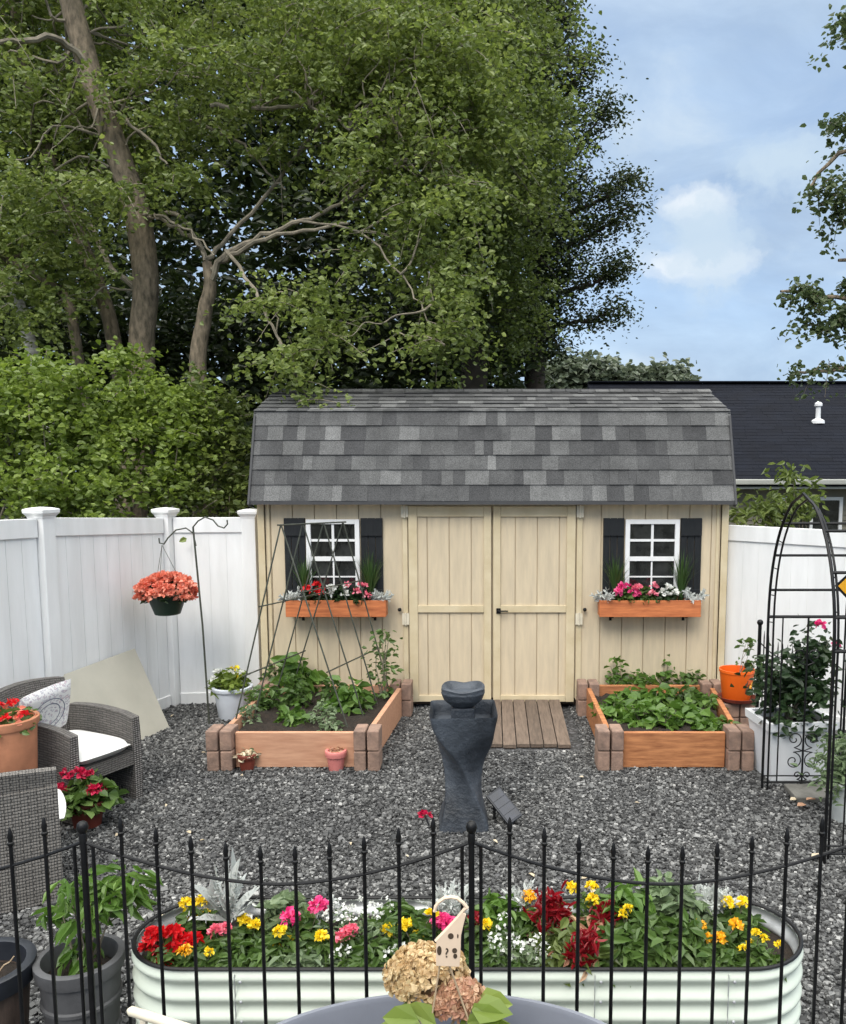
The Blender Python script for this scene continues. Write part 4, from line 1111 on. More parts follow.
c = atz(230.5, 720, 0) + Vector((0, .08, 0))
pot('white_pot', 'white plastic pot standing by the fence beside the shepherd hook', c, .165, .29, M['whitepot'], rim=.014, rimh=.035)
t_ = thing('flowering_plant', c + Vector((0, 0, .24)), 'yellow green leafy plant growing in the white plastic pot', 'plant')
leaves('foliage', dome(c + Vector((0, 0, .25)), .19, .2, 230), .075, G['shrub'], t_, aspect=.6)
for k in range(12): bloom('bloom', [petal_ball(c + Vector((random.uniform(-.15, .15), random.uniform(-.15, .05), random.uniform(.36, .45))), .014, 9, .03)], G['whitebloom' if k % 3 else 'yellow'], t_)

c = atz(245, 773, 0) + Vector((0, .06, 0))
pot('small_pot', 'small rust brown pot on the gravel at the corner block', c, .064, .125, M['darkterra'], rim=.008, rimh=.03)
t_ = thing('succulent', c + Vector((0, 0, .10)), 'small dry succulent in the rust brown pot', 'plant')
leaves('foliage', dome(c + Vector((0, 0, .10)), .075, .06, 60), .04, G['paletan'], t_, aspect=.6)
leaves('sprouts', dome(c + Vector((0, 0, .10)), .07, .06, 30), .04, G['sagey'], t_, aspect=.6)
c = atz(334.5, 773, 0) + Vector((0, .07, 0))
pot('small_pot', 'small pink plastic pot on the gravel before the cedar board', c, .072, .15, M['pinkpot'], rim=.008, rimh=.045)
t_ = thing('succulent', c + Vector((0, 0, .12)), 'pinkish dried sprig poking from the small pink pot', 'plant')
leaves('foliage', dome(c + Vector((0, 0, .12)), .05, .06, 34), .035, G['driedpink'], t_, aspect=.6)

# ================================================================ shepherd hook and hanging basket
hk = thing('shepherd_hook', (-2.45, 7.2, 0), 'tall thin double shepherd hook pole leaning before the white fence', 'plant hook')
b0 = at(209, 716, 7.15); b0.z = 0; tp = at(193, 527, 7.15)
MB().tube([b0, b0.lerp(tp, .5) + Vector((.012, 0, 0)), tp], .0085, 8).build('pole', M['trellis'], hk, smooth=True)
h1 = [at(x, y, 7.15) for x, y in ((196, 546), (193, 533), (186, 528), (176, 530), (168, 538), (164, 544), (159.5, 543), (159, 538))]
h2 = [at(x, y, 7.15) for x, y in ((193, 527), (198, 521), (205, 517), (213, 520), (218, 526), (224, 528), (227.5, 524), (227, 520))]
for h in (h1, h2): MB().tube(h, .0065, 7).build('hook', M['trellis'], hk, smooth=True)
bc = at(167, 597, 7.15)
hb = thing('hanging_basket', bc - Vector((0, 0, .16)), 'round basket overflowing with coral flowers hanging from the shepherd hook', 'hanging basket')
MB().lathe([(.09, -.15), (.105, -.145), (.165, .02), (.17, .03), (.155, .03), (.15, .0)], bc, 24).build('basket', pmat('dark green plastic', (.012, .028, .018), .45, .1), hb, smooth=True)
m = MB()
hp = at(162, 545, 7.15)
for k in range(3):
    a = k * 2 * PI / 3 + .5; MB().tube([hp, bc + Vector((.16 * math.cos(a), .16 * math.sin(a), .03))], .0022, 5).build('wire', M['trellis'], hb)
leaves('foliage', dome(bc + Vector((0, 0, -.02)), .20, .18, 330), .06, G['rose'], hb, aspect=.7)
parts = []
for k in range(170):
    a = rng.uniform(0, 2 * PI); e = rng.uniform(-.35, 1.4); rr = rng.uniform(.85, 1.05)
    p = np.array(bc) + np.array([.225 * math.cos(a) * math.cos(e) * rr, .22 * math.sin(a) * math.cos(e) * rr, .03 + .16 * math.sin(e) * rr])
    if e < 0 and math.sin(a) < 0 and abs(math.cos(a)) < .5: continue
    parts.append(petal_ball(p, .024, 14, .034, aspect=.9))
bloom('blossoms', parts, G['coral'], hb)

# ================================================================ the beige board against the fence
q = [Vector((-3.285, 6.28, .64)), Vector((-3.06, 7.16, .675)), Vector((-2.75, 7.06, .004)), Vector((-3.015, 6.098, .004))]
nn = (q[1] - q[0]).cross(q[3] - q[0]).normalized()
o = MB().prism(q, nn * .022).build('leaning_board', M['board'], bevel=.003); tag(o, 'large beige board leaning against the white fence behind the armchair', 'board')

# ================================================================ wicker armchairs
def uvpanel(m, fn, nu, nv, su, sv, uvs):
    """grid with metric UVs for the weave"""
    b = len(m.v); m.grid(fn, nu, nv)
    for j in range(nv):
        for i in range(nu):
            for (a, c) in ((i, j), (i + 1, j), (i + 1, j + 1), (i, j + 1)): uvs.append((a / nu * su, c / nv * sv))
    return m
def woven(name, fn0, fn1, su, sv, mat, parent, nu=12, nv=6):
    """a thick woven panel: front fn0, back fn1, closed at the edges"""
    m = MB(); uvs = []
    uvpanel(m, fn0, nu, nv, su, sv, uvs); uvpanel(m, lambda u, v: fn1(1 - u, v), nu, nv, su, sv, uvs)
    def edge(f, n, l):
        uvpanel(m, f, n, 1, l, .05, uvs)
    edge(lambda u, v: Vector(fn0(u, 1)).lerp(Vector(fn1(u, 1)), v), nu, su)
    edge(lambda u, v: Vector(fn1(u, 0)).lerp(Vector(fn0(u, 0)), v), nu, su)
    edge(lambda u, v: Vector(fn1(0, u)).lerp(Vector(fn0(0, u)), v), nv, sv)
    edge(lambda u, v: Vector(fn0(1, u)).lerp(Vector(fn1(1, u)), v), nv, sv)
    me = bpy.data.meshes.new(name); me.from_pydata([tuple(v) for v in m.v], [], m.f); me.update()
    uvl = me.uv_layers.new(name='UVMap'); uvl.data.foreach_set('uv', np.array(uvs, dtype=np.float32).ravel())
    o = link_mesh(name, me, mat, parent); return o
def cushion(name, cx, cy, cz, sx, sy, sz, mat, parent, rx=0.0, ry=0.0, rz=0.0):
    Mx = Matrix.Translation((cx, cy, cz)) @ Matrix.Rotation(rz, 4, 'Z') @ Matrix.Rotation(ry, 4, 'Y') @ Matrix.Rotation(rx, 4, 'X')
    def f(s):
        def fn(u, v):
            a, b = 2 * u - 1, 2 * v - 1
            k = (1 - abs(a) ** 5) * (1 - abs(b) ** 5); e = .035
            pin = 1 - .05 * (a * a * b * b)
            return Mx @ Vector((a * sx * pin, b * sy * pin, s * sz * (k ** .45)))
        return fn
    m = MB(); m.grid(f(1), 14, 14); m.grid(lambda u, v: f(-1)(1 - u, v), 14, 14)
    o = m.build(name, mat, parent, world=False, smooth=True)
    return o

def armchair(loc, rz, label, W=.56, D=.60, mat='wicker', back=.80, arm=.60, group='wicker armchairs', skirt=False):
    """local: faces +y, x across, front edge at y=0"""
    t_ = thing('wicker_armchair', loc, label, 'armchair', group, rz)
    h = W / 2; th = .055; mm = M[mat]
    for s in (-1, 1) if arm else ():
        x0, x1 = (s * h, s * (h - th))
        def top(u): return arm + .018 * math.sin(PI * min(1, u * 1.15)) - .02 * max(0, u - .85) / .15
        def outer(u, v, x=x0): return Vector((x + s * .012 * math.sin(PI * v), -D * (1 - u), .01 + v * (top(u) - .01)))
        def inner(u, v, x=x1): return Vector((x, -D * (1 - u), .01 + v * (top(u) - .01)))
        if s > 0: woven('armrest', outer, inner, D, arm, mm, t_)
        else: woven('armrest', inner, outer, D, arm, mm, t_)
    lean = .13
    def bf(u, v, y0=-D + .05): return Vector(((u * 2 - 1) * (h - th * .2), y0 - lean * v - .03 * math.cos((u - .5) * PI), .10 + v * (back - .10 + .02 * math.cos((u - .5) * PI))))
    def bb(u, v): return bf(u, v, -D - .015)
    woven('backrest', bb, bf, W, back, mm, t_)
    if skirt:
        woven('back_skirt', lambda u, v: Vector(((u * 2 - 1) * (h - .01), -D - .16 - .02 * math.cos((u - .5) * PI), .01 + v * .60)), lambda u, v: Vector(((u * 2 - 1) * (h - .01), -D - .10, .01 + v * .60)), W, .6, mm, t_)
    woven('seat_base', lambda u, v: Vector(((u * 2 - 1) * (h - th - .002), 0.0, .255 + v * .09)), lambda u, v: Vector(((u * 2 - 1) * (h - th - .002), -D + .06, .255 + v * .09)), W, .1, mm, t_)
    cushion('seat_cushion', 0, -D / 2 + .03, .395 if arm else .355, h - th - .005 if arm else h + .035, D / 2 - .02, .055 if arm else .065, M['cushion'], t_)
    m = MB()
    for sx_ in (-1, 1):
        for y in (-.03, -D + .03): MB().box(sx_ * (h - th / 2) - .018, sx_ * (h - th / 2) + .018, y - .018, y + .018, 0, .012).build('foot', M['black'], t_, world=False)
    return t_
# side chair by the board
fa = Vector((.90, -.44, 0)).normalized(); rz = math.atan2(fa.y, fa.x) - PI / 2
far = Vector((-2.345, 5.50, 0)); along = Vector((-fa.y, fa.x, 0)); Wc = .52
cc = far - along * (Wc / 2)
ch1 = armchair(cc, rz, 'dark wicker armchair with a white seat cushion facing the fountain', W=Wc, D=.62, mat='wickerdark', back=.76, arm=.59)
pl = at(44, 712, 5.28)
tp_ = thing('throw_pillow', pl, 'white throw pillow with a faded round print on the dark armchair', 'pillow', rz=rz)
cushion('pillow_cover', 0, 0, 0, .19, .19, .042, M['pillow'], tp_, rx=R(68), rz=R(0), ry=R(8))
# ring stamp printed on its face
m = MB(); Mx = Matrix.Rotation(R(8), 4, 'Y') @ Matrix.Rotation(R(68), 4, 'X')
def rg(r): return lambda u, v: Mx @ Vector(((r + .006 * v) * math.cos(2 * PI * u), (r + .006 * v) * math.sin(2 * PI * u), -.0435 + .012 * ((r / .19) ** 4)))
for r in (.115, .08): m.grid(rg(r), 36, 1)
m.build('printed_ring', pmat('grey print', (.16, .18, .24), .9, .2), tp_, world=False)
# near chair, its back to the viewer
ch2 = armchair((-2.80, 4.57, 0), R(29), 'grey armless wicker chair seen from behind at the left edge', W=.66, D=.52, mat='wicker', back=.69, arm=0, skirt=True)

# terracotta planter with red flowers
c = Vector((-2.78, 4.93, 0)); c.x = at(-8, 740, 4.8).x
pot('terracotta_planter', 'tall terracotta planter between the two wicker armchairs', c, .178, .73, M['terracotta'], 'planter', taper=.82, rim=.014, rimh=.05, n=40)
t_ = thing('flowering_plant', c + Vector((0, 0, .62)), 'red and orange flowered plant in the tall terracotta planter', 'plant')
leaves('foliage', dome(c + Vector((0, 0, .66)), .19, .14, 330), .05, G['garden'], t_, aspect=.6)
leaves('red_leaves', dome(c + Vector((0, 0, .70)), .19, .12, 90), .045, G['coral'], t_, aspect=.6)
for k in range(11):
    a = rng.uniform(0, 2 * PI); rr = rng.uniform(.05, .18)
    bloom('bloom', [petal_ball(c + Vector((rr * math.cos(a), rr * math.sin(a), .72 + rng.uniform(.02, .10))), .018, 12, .028)], G['red'], t_)

# geranium in a dark red pot
c = atz(80, 833, 0) + Vector((0, .1, 0))
pot('dark_red_pot', 'dark red brown pot standing beside the near wicker armchair', c, .105, .17, M['darkterra'], rim=.01, rimh=.03)
t_ = thing('geranium', c + Vector((0, 0, .14)), 'crimson geranium with round green leaves in the dark red pot', 'plant')
leaves('foliage', dome(c + Vector((0, 0, .13)), .17, .2, 260), .07, G['garden'], t_, aspect=.95, up=1.0)
m = MB()
tips = []
for px_, py_ in ((67, 775), (78, 774), (87, 776), (94, 790), (100, 789), (62, 790)):
    p = at(px_, py_, c.y + random.uniform(-.06, .06)); tips.append(p)
    bloom('bloom', [petal_ball(p, .034, 34, .032)], G['crimson'], t_)
stems(m, c + Vector((0, 0, .14)), tips, .003); m.build('stems', M['twig'], t_)

# ================================================================ twisted fountain
fc = Vector((at(463.5, 800, 5.1).x, 5.10, 0))
ft = thing('garden_fountain', fc, 'dark slate twisted column fountain with a lotus bowl on top', 'fountain')
def width(z):
    K = [(0, .160), (.08, .141), (.15, .117), (.22, .100), (.28, .092), (.36, .093), (.42, .104), (.47, .124), (.53, .152), (.59, .176), (.65, .195), (.70, .207), (.724, .211), (.76, .213)]
    for (a, wa), (b, wb) in zip(K[:-1], K[1:]):
        if z <= b: t_ = (z - a) / (b - a); return wa + (wb - wa) * t_
    return K[-1][1]
def sq(a, p=5.0):
    return 1 / ((abs(math.cos(a)) ** p + abs(math.sin(a)) ** p) ** (1 / p))
HT = .735
def shell(u, v):
    z = v * HT; e_ = min(1, max(0, (.93 - v) / .85)); tw = R(3) + R(90) * (e_ * e_ * (3 - 2 * e_)); a = 2 * PI * u; r = width(z) * sq(a, 14) * .97
    lift = 0
    return fc + Vector((r * math.cos(a + tw), r * math.sin(a + tw), z + lift))
m = MB(); m.grid(shell, 144, 70, closed=True)
m.build('column', M['stone'], ft, smooth=True)
m = MB()
def inner(u, v):
    a = 2 * PI * u; tw = R(3); r0 = width(HT) * sq(a, 14) * .97
    r = r0 - .022 - (r0 - .03) * max(0, v - .35) / .65
    lift = 0
    z = HT + (lift if v == 0 else 0) - (.09 * min(1, v / .35))
    if v == 0: r = r0
    return fc + Vector((r * math.cos(a + tw), r * math.sin(a + tw), z))
m.grid(inner, 96, 8, closed=True); m.build('basin', M['stone'], ft, smooth=True)
MB().box(fc.x - .072, fc.x + .072, fc.y - .072, fc.y + .072, HT - .085, HT + .022).build('neck', M['stone'], ft, bevel=.012)
m = MB()
def bowl(u, v):
    a = 2 * PI * u; lob = abs(math.cos(2 * (a - PI / 4))) ** 1.5; pin = .5 + .5 * math.cos(8 * (a - PI / 8))
    K = [(0, .055, 0), (.12, .072, .005), (.4, .110, .045), (.66, .124, .088), (.80, .121, .098), (.86, .124, .118), (.93, .108, .120), (1.0, .07, .085)]
    for p, q in zip(K[:-1], K[1:]):
        if v <= q[0] + 1e-6: f = (v - p[0]) / (q[0] - p[0]); r = p[1] + (q[1] - p[1]) * f; z = p[2] + (q[2] - p[2]) * f; break
    wob_ = min(1, v * 1.4)
    r *= 1 + wob_ * (.11 * lob - .02)
    z += (.016 * lob - .008) * max(0, v - .6) / .3 * (1 if v < .93 else 0)
    return fc + Vector((1.1 * r * math.cos(a), 1.1 * r * math.sin(a), HT + .0225 + z))
m.grid(bowl, 96, 26, closed=True); b_ = len(m.v)
m.add([bowl(j / 96, 1.0) for j in range(96)], [tuple(range(96))]); m.add([bowl(j / 96, 0.0) for j in range(96)], [tuple(range(96))[::-1]])
m.build('bowl', M['stone'], ft, smooth=True)
# solar panel on its stake
sp = at(504, 806, 5.12)
so_ = thing('solar_panel', (sp.x, 5.12, 0), 'small dark solar panel on a stake beside the fountain', 'solar panel')
Mx = Matrix.Translation(sp) @ Matrix.Rotation(R(-38), 4, 'Z') @ Matrix.Rotation(R(38), 4, 'Y') @ Matrix.Rotation(R(24), 4, 'X')
MB().box(-.115, .115, -.058, .058, -.010, .008, Mx).build('frame', M['navy'], so_, bevel=.003)
m = MB()
for k in range(4): m.box(-.103 + k * .052, -.103 + k * .052 + .048, -.048, .048, .0085, .0105, Mx)
m.build('cell', M['solar'], so_)
MB().tube([(sp.x - .06, 5.13, 0), (sp.x - .06, 5.14, sp.z + .005), Mx @ Vector((-.03, 0, -.008))], .009, 7).build('stake', M['black'], so_, smooth=True)
# ================================================================ metal arbor on the right
ax0, ax1, ay0, ay1 = 1.884, 2.43, 4.55, 5.65
ab = thing('garden_arbor', ((ax0 + ax1) / 2, (ay0 + ay1) / 2, 0), 'black metal garden arbor with a pointed arch and scroll panels', 'arbor')
def archpts(x, inset=0.0):
    hw = (ay1 - ay0) / 2 - inset; cy = (ay0 + ay1) / 2; top = 2.06 - inset * 1.3; z0 = 1.18; P = []
    for i in range(15):
        z = z0 + (top - z0) * i / 14; P.append((hw * (1 - ((z - z0) / (top - z0)) ** 2.3) ** .60, z))
    L_ = [Vector((x, cy + hw, 0.0)), Vector((x, cy + hw, .6))] + [Vector((x, cy + y, z)) for y, z in P]
    R_ = [Vector((x, cy - hw, 0.0)), Vector((x, cy - hw, .6))] + [Vector((x, cy - y, z)) for y, z in P]
    return L_ + R_[::-1][1:]
for x, s in ((ax0, 1), (ax1, -1)):
    o1, i1 = archpts(x), archpts(x + s * .03, .022)
    a_ = MB().tube(o1, .0095, 7).build('arch', M['black'], ab, smooth=True)
    MB().tube(i1, .007, 7).build('inner_arch', M['black'], a_, smooth=True)
    for k in range(2, len(o1) - 2, 3): MB().tube([o1[k], i1[k]], .0035, 5).build('tie', M['black'], a_)
def arch_y(z):
    hw = (ay1 - ay0) / 2
    return hw * (1 - max(0, (z - 1.18) / .88) ** 2.3) ** .60
for z in (1.40, 1.64, 1.86):
    for s in (-1, 1):
        y = (ay0 + ay1) / 2 + s * arch_y(z)
        MB().tube([(ax0, y, z), (ax1, y, z)], .0095, 6).build('rung', M['black'], ab, smooth=True)
def spiral(c, r, turns, dirx, a0, n=26):
    P = []
    for i in range(n + 1):
        f = i / n; rr = r * (1 - .82 * f); a = a0 + dirx * turns * 2 * PI * f
        P.append(Vector((c[0] + rr * math.cos(a), c[1], c[2] + rr * math.sin(a))))
    return P
for y in (ay1, ay0):
    for z, r in ((.055, .008), (1.215, .011), (.10, .005)):
        MB().tube([(ax0, y, z), (ax1, y, z)], r, 6).build('side_rail', M['black'], ab, smooth=True)
    xm = (ax0 + ax1) / 2
    for x in (ax0 + .10, xm, ax1 - .10):
        MB().tube([(x, y, .055), (x, y, 1.215)], .005 if x != xm else .007, 6).build('side_bar', M['black'], ab, smooth=True)
    for s in (-1, 1):
        for zc_, r, a0, dr in ((.36, .058, -PI / 2, 1), (.205, .062, PI / 2, -1), (.105, .03, -PI / 2, 1), (.95, .05, -PI / 2, 1)):
            c = (xm + s * (r + .004), y, zc_)
            P = spiral(c, r, 1.35, -s * dr, a0 if s > 0 else a0)
            e = Vector((xm + s * .004, y, zc_ + (-.085 if a0 < 0 else .07) * (r / .06)))
            MB().tube([e] + P, .0042, 5).build('scroll', M['black'], ab, smooth=True)

# yellow diamond sign hung on the far side of the arbor
sc_ = at(867, 586, 5.6); hd = .215
ys = thing('yellow_sign', sc_ - Vector((0, 0, hd)), 'yellow diamond shaped sign fixed to the arbor at the right edge', 'sign')
MB().prism([sc_ + Vector((dx * hd, 0, dz * hd)) for dx, dz in ((-1, 0), (0, -1), (1, 0), (0, 1))], (0, .006, 0)).build('sign_border', M['black'], ys)
MB().prism([sc_ + Vector((dx * hd * .90, -.004, dz * hd * .90)) for dx, dz in ((-1, 0), (0, -1), (1, 0), (0, 1))], (0, .003, 0)).build('sign_plate', M['signyellow'], ys)
MB().tube([(ax1, ay1, 1.40), (sc_.x, 5.605, 1.40)], .005, 6).build('bracket', M['black'], ys)

# small metal fence and post behind the planter
sf = thing('border_fence', (2.12, 6.12, 0), 'small black picket border fence behind the white planter box', 'fence')
p1, p2 = Vector((at(759.5, 640, 6.2).x, 6.2, 0)), Vector((at(797.5, 650, 6.0).x, 6.0, 0))
MB().tube([p1, p1 + Vector((0, 0, 1.06))], .014, 8).ball(p1 + Vector((0, 0, 1.075)), .024).build('post', M['black'], sf, smooth=True)
MB().tube([p2, p2 + Vector((0, 0, .93))], .014, 8).ball(p2 + Vector((0, 0, .945)), .026).build('post', M['black'], sf, smooth=True)
n = 8
for k in range(1, n):
    f = k / n; p = p1.lerp(p2, f); z = 1.0 - .10 * f - .05 * math.sin(PI * f)
    MB().tube([p + Vector((0, 0, .1)), p + Vector((0, 0, z)), p + Vector((0, 0, z + .05))], [.005, .005, .001], 6).build('picket', M['black'], sf, smooth=True)
MB().tube([p1.lerp(p2, k / 8) + Vector((0, 0, .93 - .09 * k / 8 - .05 * math.sin(PI * k / 8))) for k in range(9)], .005, 6).build('rail', M['black'], sf, smooth=True)
MB().tube([p1 + Vector((0, 0, .15)), p2 + Vector((0, 0, .15))], .005, 6).build('rail', M['black'], sf, smooth=True)

# white planter box and the rose in it
pb = thing('planter_box', (2.16, 5.98, 0), 'square tapered white planter box behind the arbor panel', 'planter box')
x0, x1, y0, y1, hz = 1.925, 2.41, 5.74, 6.12, .45
def ring(e, z, rot=R(6)):
    c = Vector(((x0 + x1) / 2, (y0 + y1) / 2, 0)); Mx = Matrix.Translation(c) @ Matrix.Rotation(rot, 4, 'Z')
    hx, hy = (x1 - x0) / 2 + e, (y1 - y0) / 2 + e
    return [Mx @ Vector((a * hx, b * hy, z)) for a, b in ((-1, -1), (1, -1), (1, 1), (-1, 1))]
m = MB(); rs = [ring(-.05, .002), ring(-.002, hz - .06), ring(.014, hz - .058), ring(.016, hz), ring(-.018, hz), ring(-.022, hz - .08)]
m.add([p for r in rs for p in r], [(i * 4 + j, i * 4 + (j + 1) % 4, i * 4 + 4 + (j + 1) % 4, i * 4 + 4 + j) for i in range(len(rs) - 1) for j in range(4)] + [(3, 2, 1, 0)])
m.build('box', M['whitemetal'], pb)
MB().add(ring(-.02, hz - .06), [(0, 1, 2, 3)]).build('soil', M['soil'], pb)
rb = Vector((2.16, 5.94, hz - .06))
rs_ = thing('rose_bush', rb, 'dark green rose bush with one pink rose in the white planter box', 'rose bush')
C, cc = clumps([(rb + Vector((0, 0, .22)), (.28, .22, .22)), (rb + Vector((.14, -.04, .42)), (.13, .13, .2)), (rb + Vector((-.1, 0, .36)), (.16, .14, .12)), (rb + Vector((.05, -.18, .03)), (.2, .05, .07))], 95, 14, .06, .8, 2)
C = C[C[:, 2] > rb.z - .05]
leaves('foliage', C, .062, G['rose'], rs_, aspect=.65)
m = MB(); stems(m, rb, [cc[i] for i in rng.choice(len(cc), 16, replace=False)] + [at(820, 640, 5.9), at(830, 640, 5.9)], .005); m.build('stems', M['twig'], rs_)
bloom('bloom', [petal_ball(at(820.5, 625, 5.9), .028, 34, .03)], G['hotpink'], rs_)
bloom('bloom', [petal_ball(at(836, 645, 5.95), .018, 18, .025)], G['hotpink'], rs_)

# bucket on a stand beside the shed
k0 = at(737, 700, 7.05)
kb = Vector((k0.x, 7.05, 0))
ps = thing('block_stand', kb, 'stack of brown concrete blocks beside the right raised bed', 'blocks')
ztop = k0.z - .005
for lv in range(2):
    for dx in (-.075, .075):
        MB().box(kb.x + dx - .07, kb.x + dx + .07, kb.y - .1, kb.y + .1, .002 + lv * (ztop / 2), .002 + (lv + 1) * (ztop / 2) - .004).build('block', M['block'], ps, bevel=.01)
zs = ztop + .001
so2 = thing('saucer', (kb.x, kb.y, zs), 'dark brown saucer under the orange bucket', 'saucer')
MB().lathe([(.12, 0), (.155, .012), (.165, .04), (.155, .04), (.13, .014)], (kb.x, kb.y, zs), 28).build('dish', M['darkterra'], so2, smooth=True)
bk = thing('orange_bucket', (kb.x, kb.y, zs + .016), 'bright orange bucket with dark leaf marks on a saucer beside the shed', 'bucket')
bb = Vector((kb.x - .01, kb.y, zs + .016))
MB().lathe([(.112, 0), (.116, .006), (.142, .235), (.148, .238), (.148, .26), (.138, .26), (.112, .03)], bb, 32).build('bucket_body', M['orange'], bk, smooth=True)
m = MB()
for k, (a0, z0, a1, z1, r) in enumerate(((-.55, .07, -.30, .16, .010), (-.38, .06, -.12, .15, .012), (-.62, .12, -.45, .19, .009), (-.25, .09, -.02, .17, .009))):
    P = []
    for i in range(7):
        f = i / 6; a = -PI / 2 + .9 + a0 + (a1 - a0) * f; z = z0 + (z1 - z0) * f + .012 * math.sin(f * 6); rr = .1165 + (z / .235) * .026 + .001
        P.append(bb + Vector((rr * math.cos(a), rr * math.sin(a), z)))
    MB().tube(P, [r * .3, r * .8, r, r, r * .9, r * .6, r * .2], 6).build('leaf_mark', M['darkmark'] if k % 2 == 0 else M['signyellow'], bk, smooth=True)
t_ = thing('trailing_plant', bb + Vector((.04, .0, .2)), 'sparse trailing plant leaning out of the orange bucket', 'plant')
C, cc = clumps([(bb + Vector((.12, .02, .30)), (.07, .06, .05)), (bb + Vector((.17, .03, .17)), (.04, .05, .10)), (bb + Vector((.12, 0, .48)), (.07, .06, .05))], 13, 8, .03, .8)
leaves('foliage', C, .05, G['garden'], t_, aspect=.6)
m = MB(); stems(m, bb + Vector((.02, 0, .2)), [c_ for c_ in cc[:10]], .003); m.build('stems', M['twig'], t_)

# plant pot right at the edge and the paving slab
sl_ = atz(818, 797, 0)
o = MB().box(sl_.x - .19, sl_.x + .42, sl_.y - .12, sl_.y + .13, .004, .045).build('paving_slab', M['slab'], bevel=.008); tag(o, 'flat grey paving slab under the far side of the arbor', 'slab')
c = Vector((at(846, 770, 5.15).x + .02, 5.15, 0))
pot('pale_pot', 'pale round pot inside the arbor at the right edge', c, .13, .26, M['sage_pot'], rim=.01, rimh=.03)
t_ = thing('silver_shrub', c + Vector((0, 0, .22)), 'silvery green bushy plant in the pale pot at the right edge', 'plant')
C, cc = clumps([(c + Vector((0, 0, .40)), (.17, .17, .15)), (c + Vector((-.08, -.08, .28)), (.1, .1, .1))], 60, 14, .05, .8)
leaves('foliage', C, .055, G['sagey'], t_, aspect=.35)
m = MB(); stems(m, c + Vector((0, 0, .2)), [cc[i] for i in range(12)], .004); m.build('stems', M['twig'], t_)
# leaf litter by the slab
for k, (px_, py_, lb) in enumerate(((797, 806, 'dry orange leaf on the gravel just before the paving slab'), (806, 800, 'dry orange leaf lying on the paving slab'), (811, 858, 'dry tan leaf on the gravel behind the picket fence'), (790, 800, 'dry tan leaf beside the left end of the paving slab'))):
    c = atz(px_, py_, .05 if k == 1 else .03)
    A = leaf_arrays(np.array([c]), .075, D=np.array([[1, .3, .05]]), aspect=.6, up=2.5)
    o = link_mesh('dry_leaf', leaf_mesh(A - np.array(c)), G['driedpink' if k < 2 else 'paletan'], None, c); tag(o, lb, 'leaf', 'dry leaves on the ground')

# ================================================================ oval planter in front
pc = Vector((-.085, 3.10, 0)); HL, HW, PH = 1.275, .255, .43
op = thing('oval_planter', pc, 'long oval pale green corrugated metal planter full of flowers', 'planter')
def oval(u, e=0.0):
    """u in 0..1 around a stadium"""
    st = 2 * (HL - HW); ar = PI * (HW + e); per = 2 * st + 2 * ar; s = (u % 1) * per
    if s < st: return Vector((-st / 2 + s, -(HW + e), 0))
    s -= st
    if s < ar: a = -PI / 2 + s / (HW + e); return Vector((st / 2 + (HW + e) * math.cos(a), (HW + e) * math.sin(a), 0))
    s -= ar
    if s < st: return Vector((st / 2 - s, HW + e, 0))
    s -= st
    a = PI / 2 + s / (HW + e); return Vector((-st / 2 + (HW + e) * math.cos(a), (HW + e) * math.sin(a), 0))
NU = 160
def wall_out(u, v):
    z = .004 + v * (PH - .012); e = .011 * math.sin(2 * PI * (PH - z - .012) / .076 - .6)
    return pc + oval(u, e) + Vector((0, 0, z))
MB().grid(wall_out, NU, 64, closed=True).build('corrugated_wall', M['greenmetal'], op, smooth=True)
def wall_in(u, v):
    z = PH - .01 - v * .12; e = -.013 + .010 * math.sin(2 * PI * v * 1.6)
    return pc + oval(u, e) + Vector((0, 0, z))
MB().grid(wall_in, NU, 16, closed=True).build('inner_wall', M['galv'], op, smooth=True)
def rimf(u, v):
    a = 2 * PI * v
    return pc + oval(u, .0005 + .0085 * math.cos(a)) + Vector((0, 0, PH - .002 + .0065 * math.sin(a)))
MB().grid(rimf, NU, 10, closed=True).build('rubber_rim', M['black'], op, smooth=True)
def soilf(u, v):
    o_ = oval(u, -.014); k = 1 - v
    p = pc + Vector((o_.x * (k if v < 1 else 0), o_.y * k, PH - .075 + .02 * v + random.uniform(-.008, .008))); return p
MB().grid(soilf, 120, 8, closed=True).build('soil', M['soil'], op, smooth=True)
for x in (at(240, 985, 2.83).x, at(601, 985, 2.83).x, at(735, 985, 2.83).x):   # bolted seams
    for z in (.385, .309, .233, .157, .08):
        MB().ball((x, pc.y - HW - .012, z), (.0065, .005, .0065), 8, 5).build('bolt', M['galv'], op, smooth=True)
    MB().box(x - .022, x - .020, pc.y - HW - .0118, pc.y - HW - .004, .02, PH - .02).build('seam', M['galv'], op)

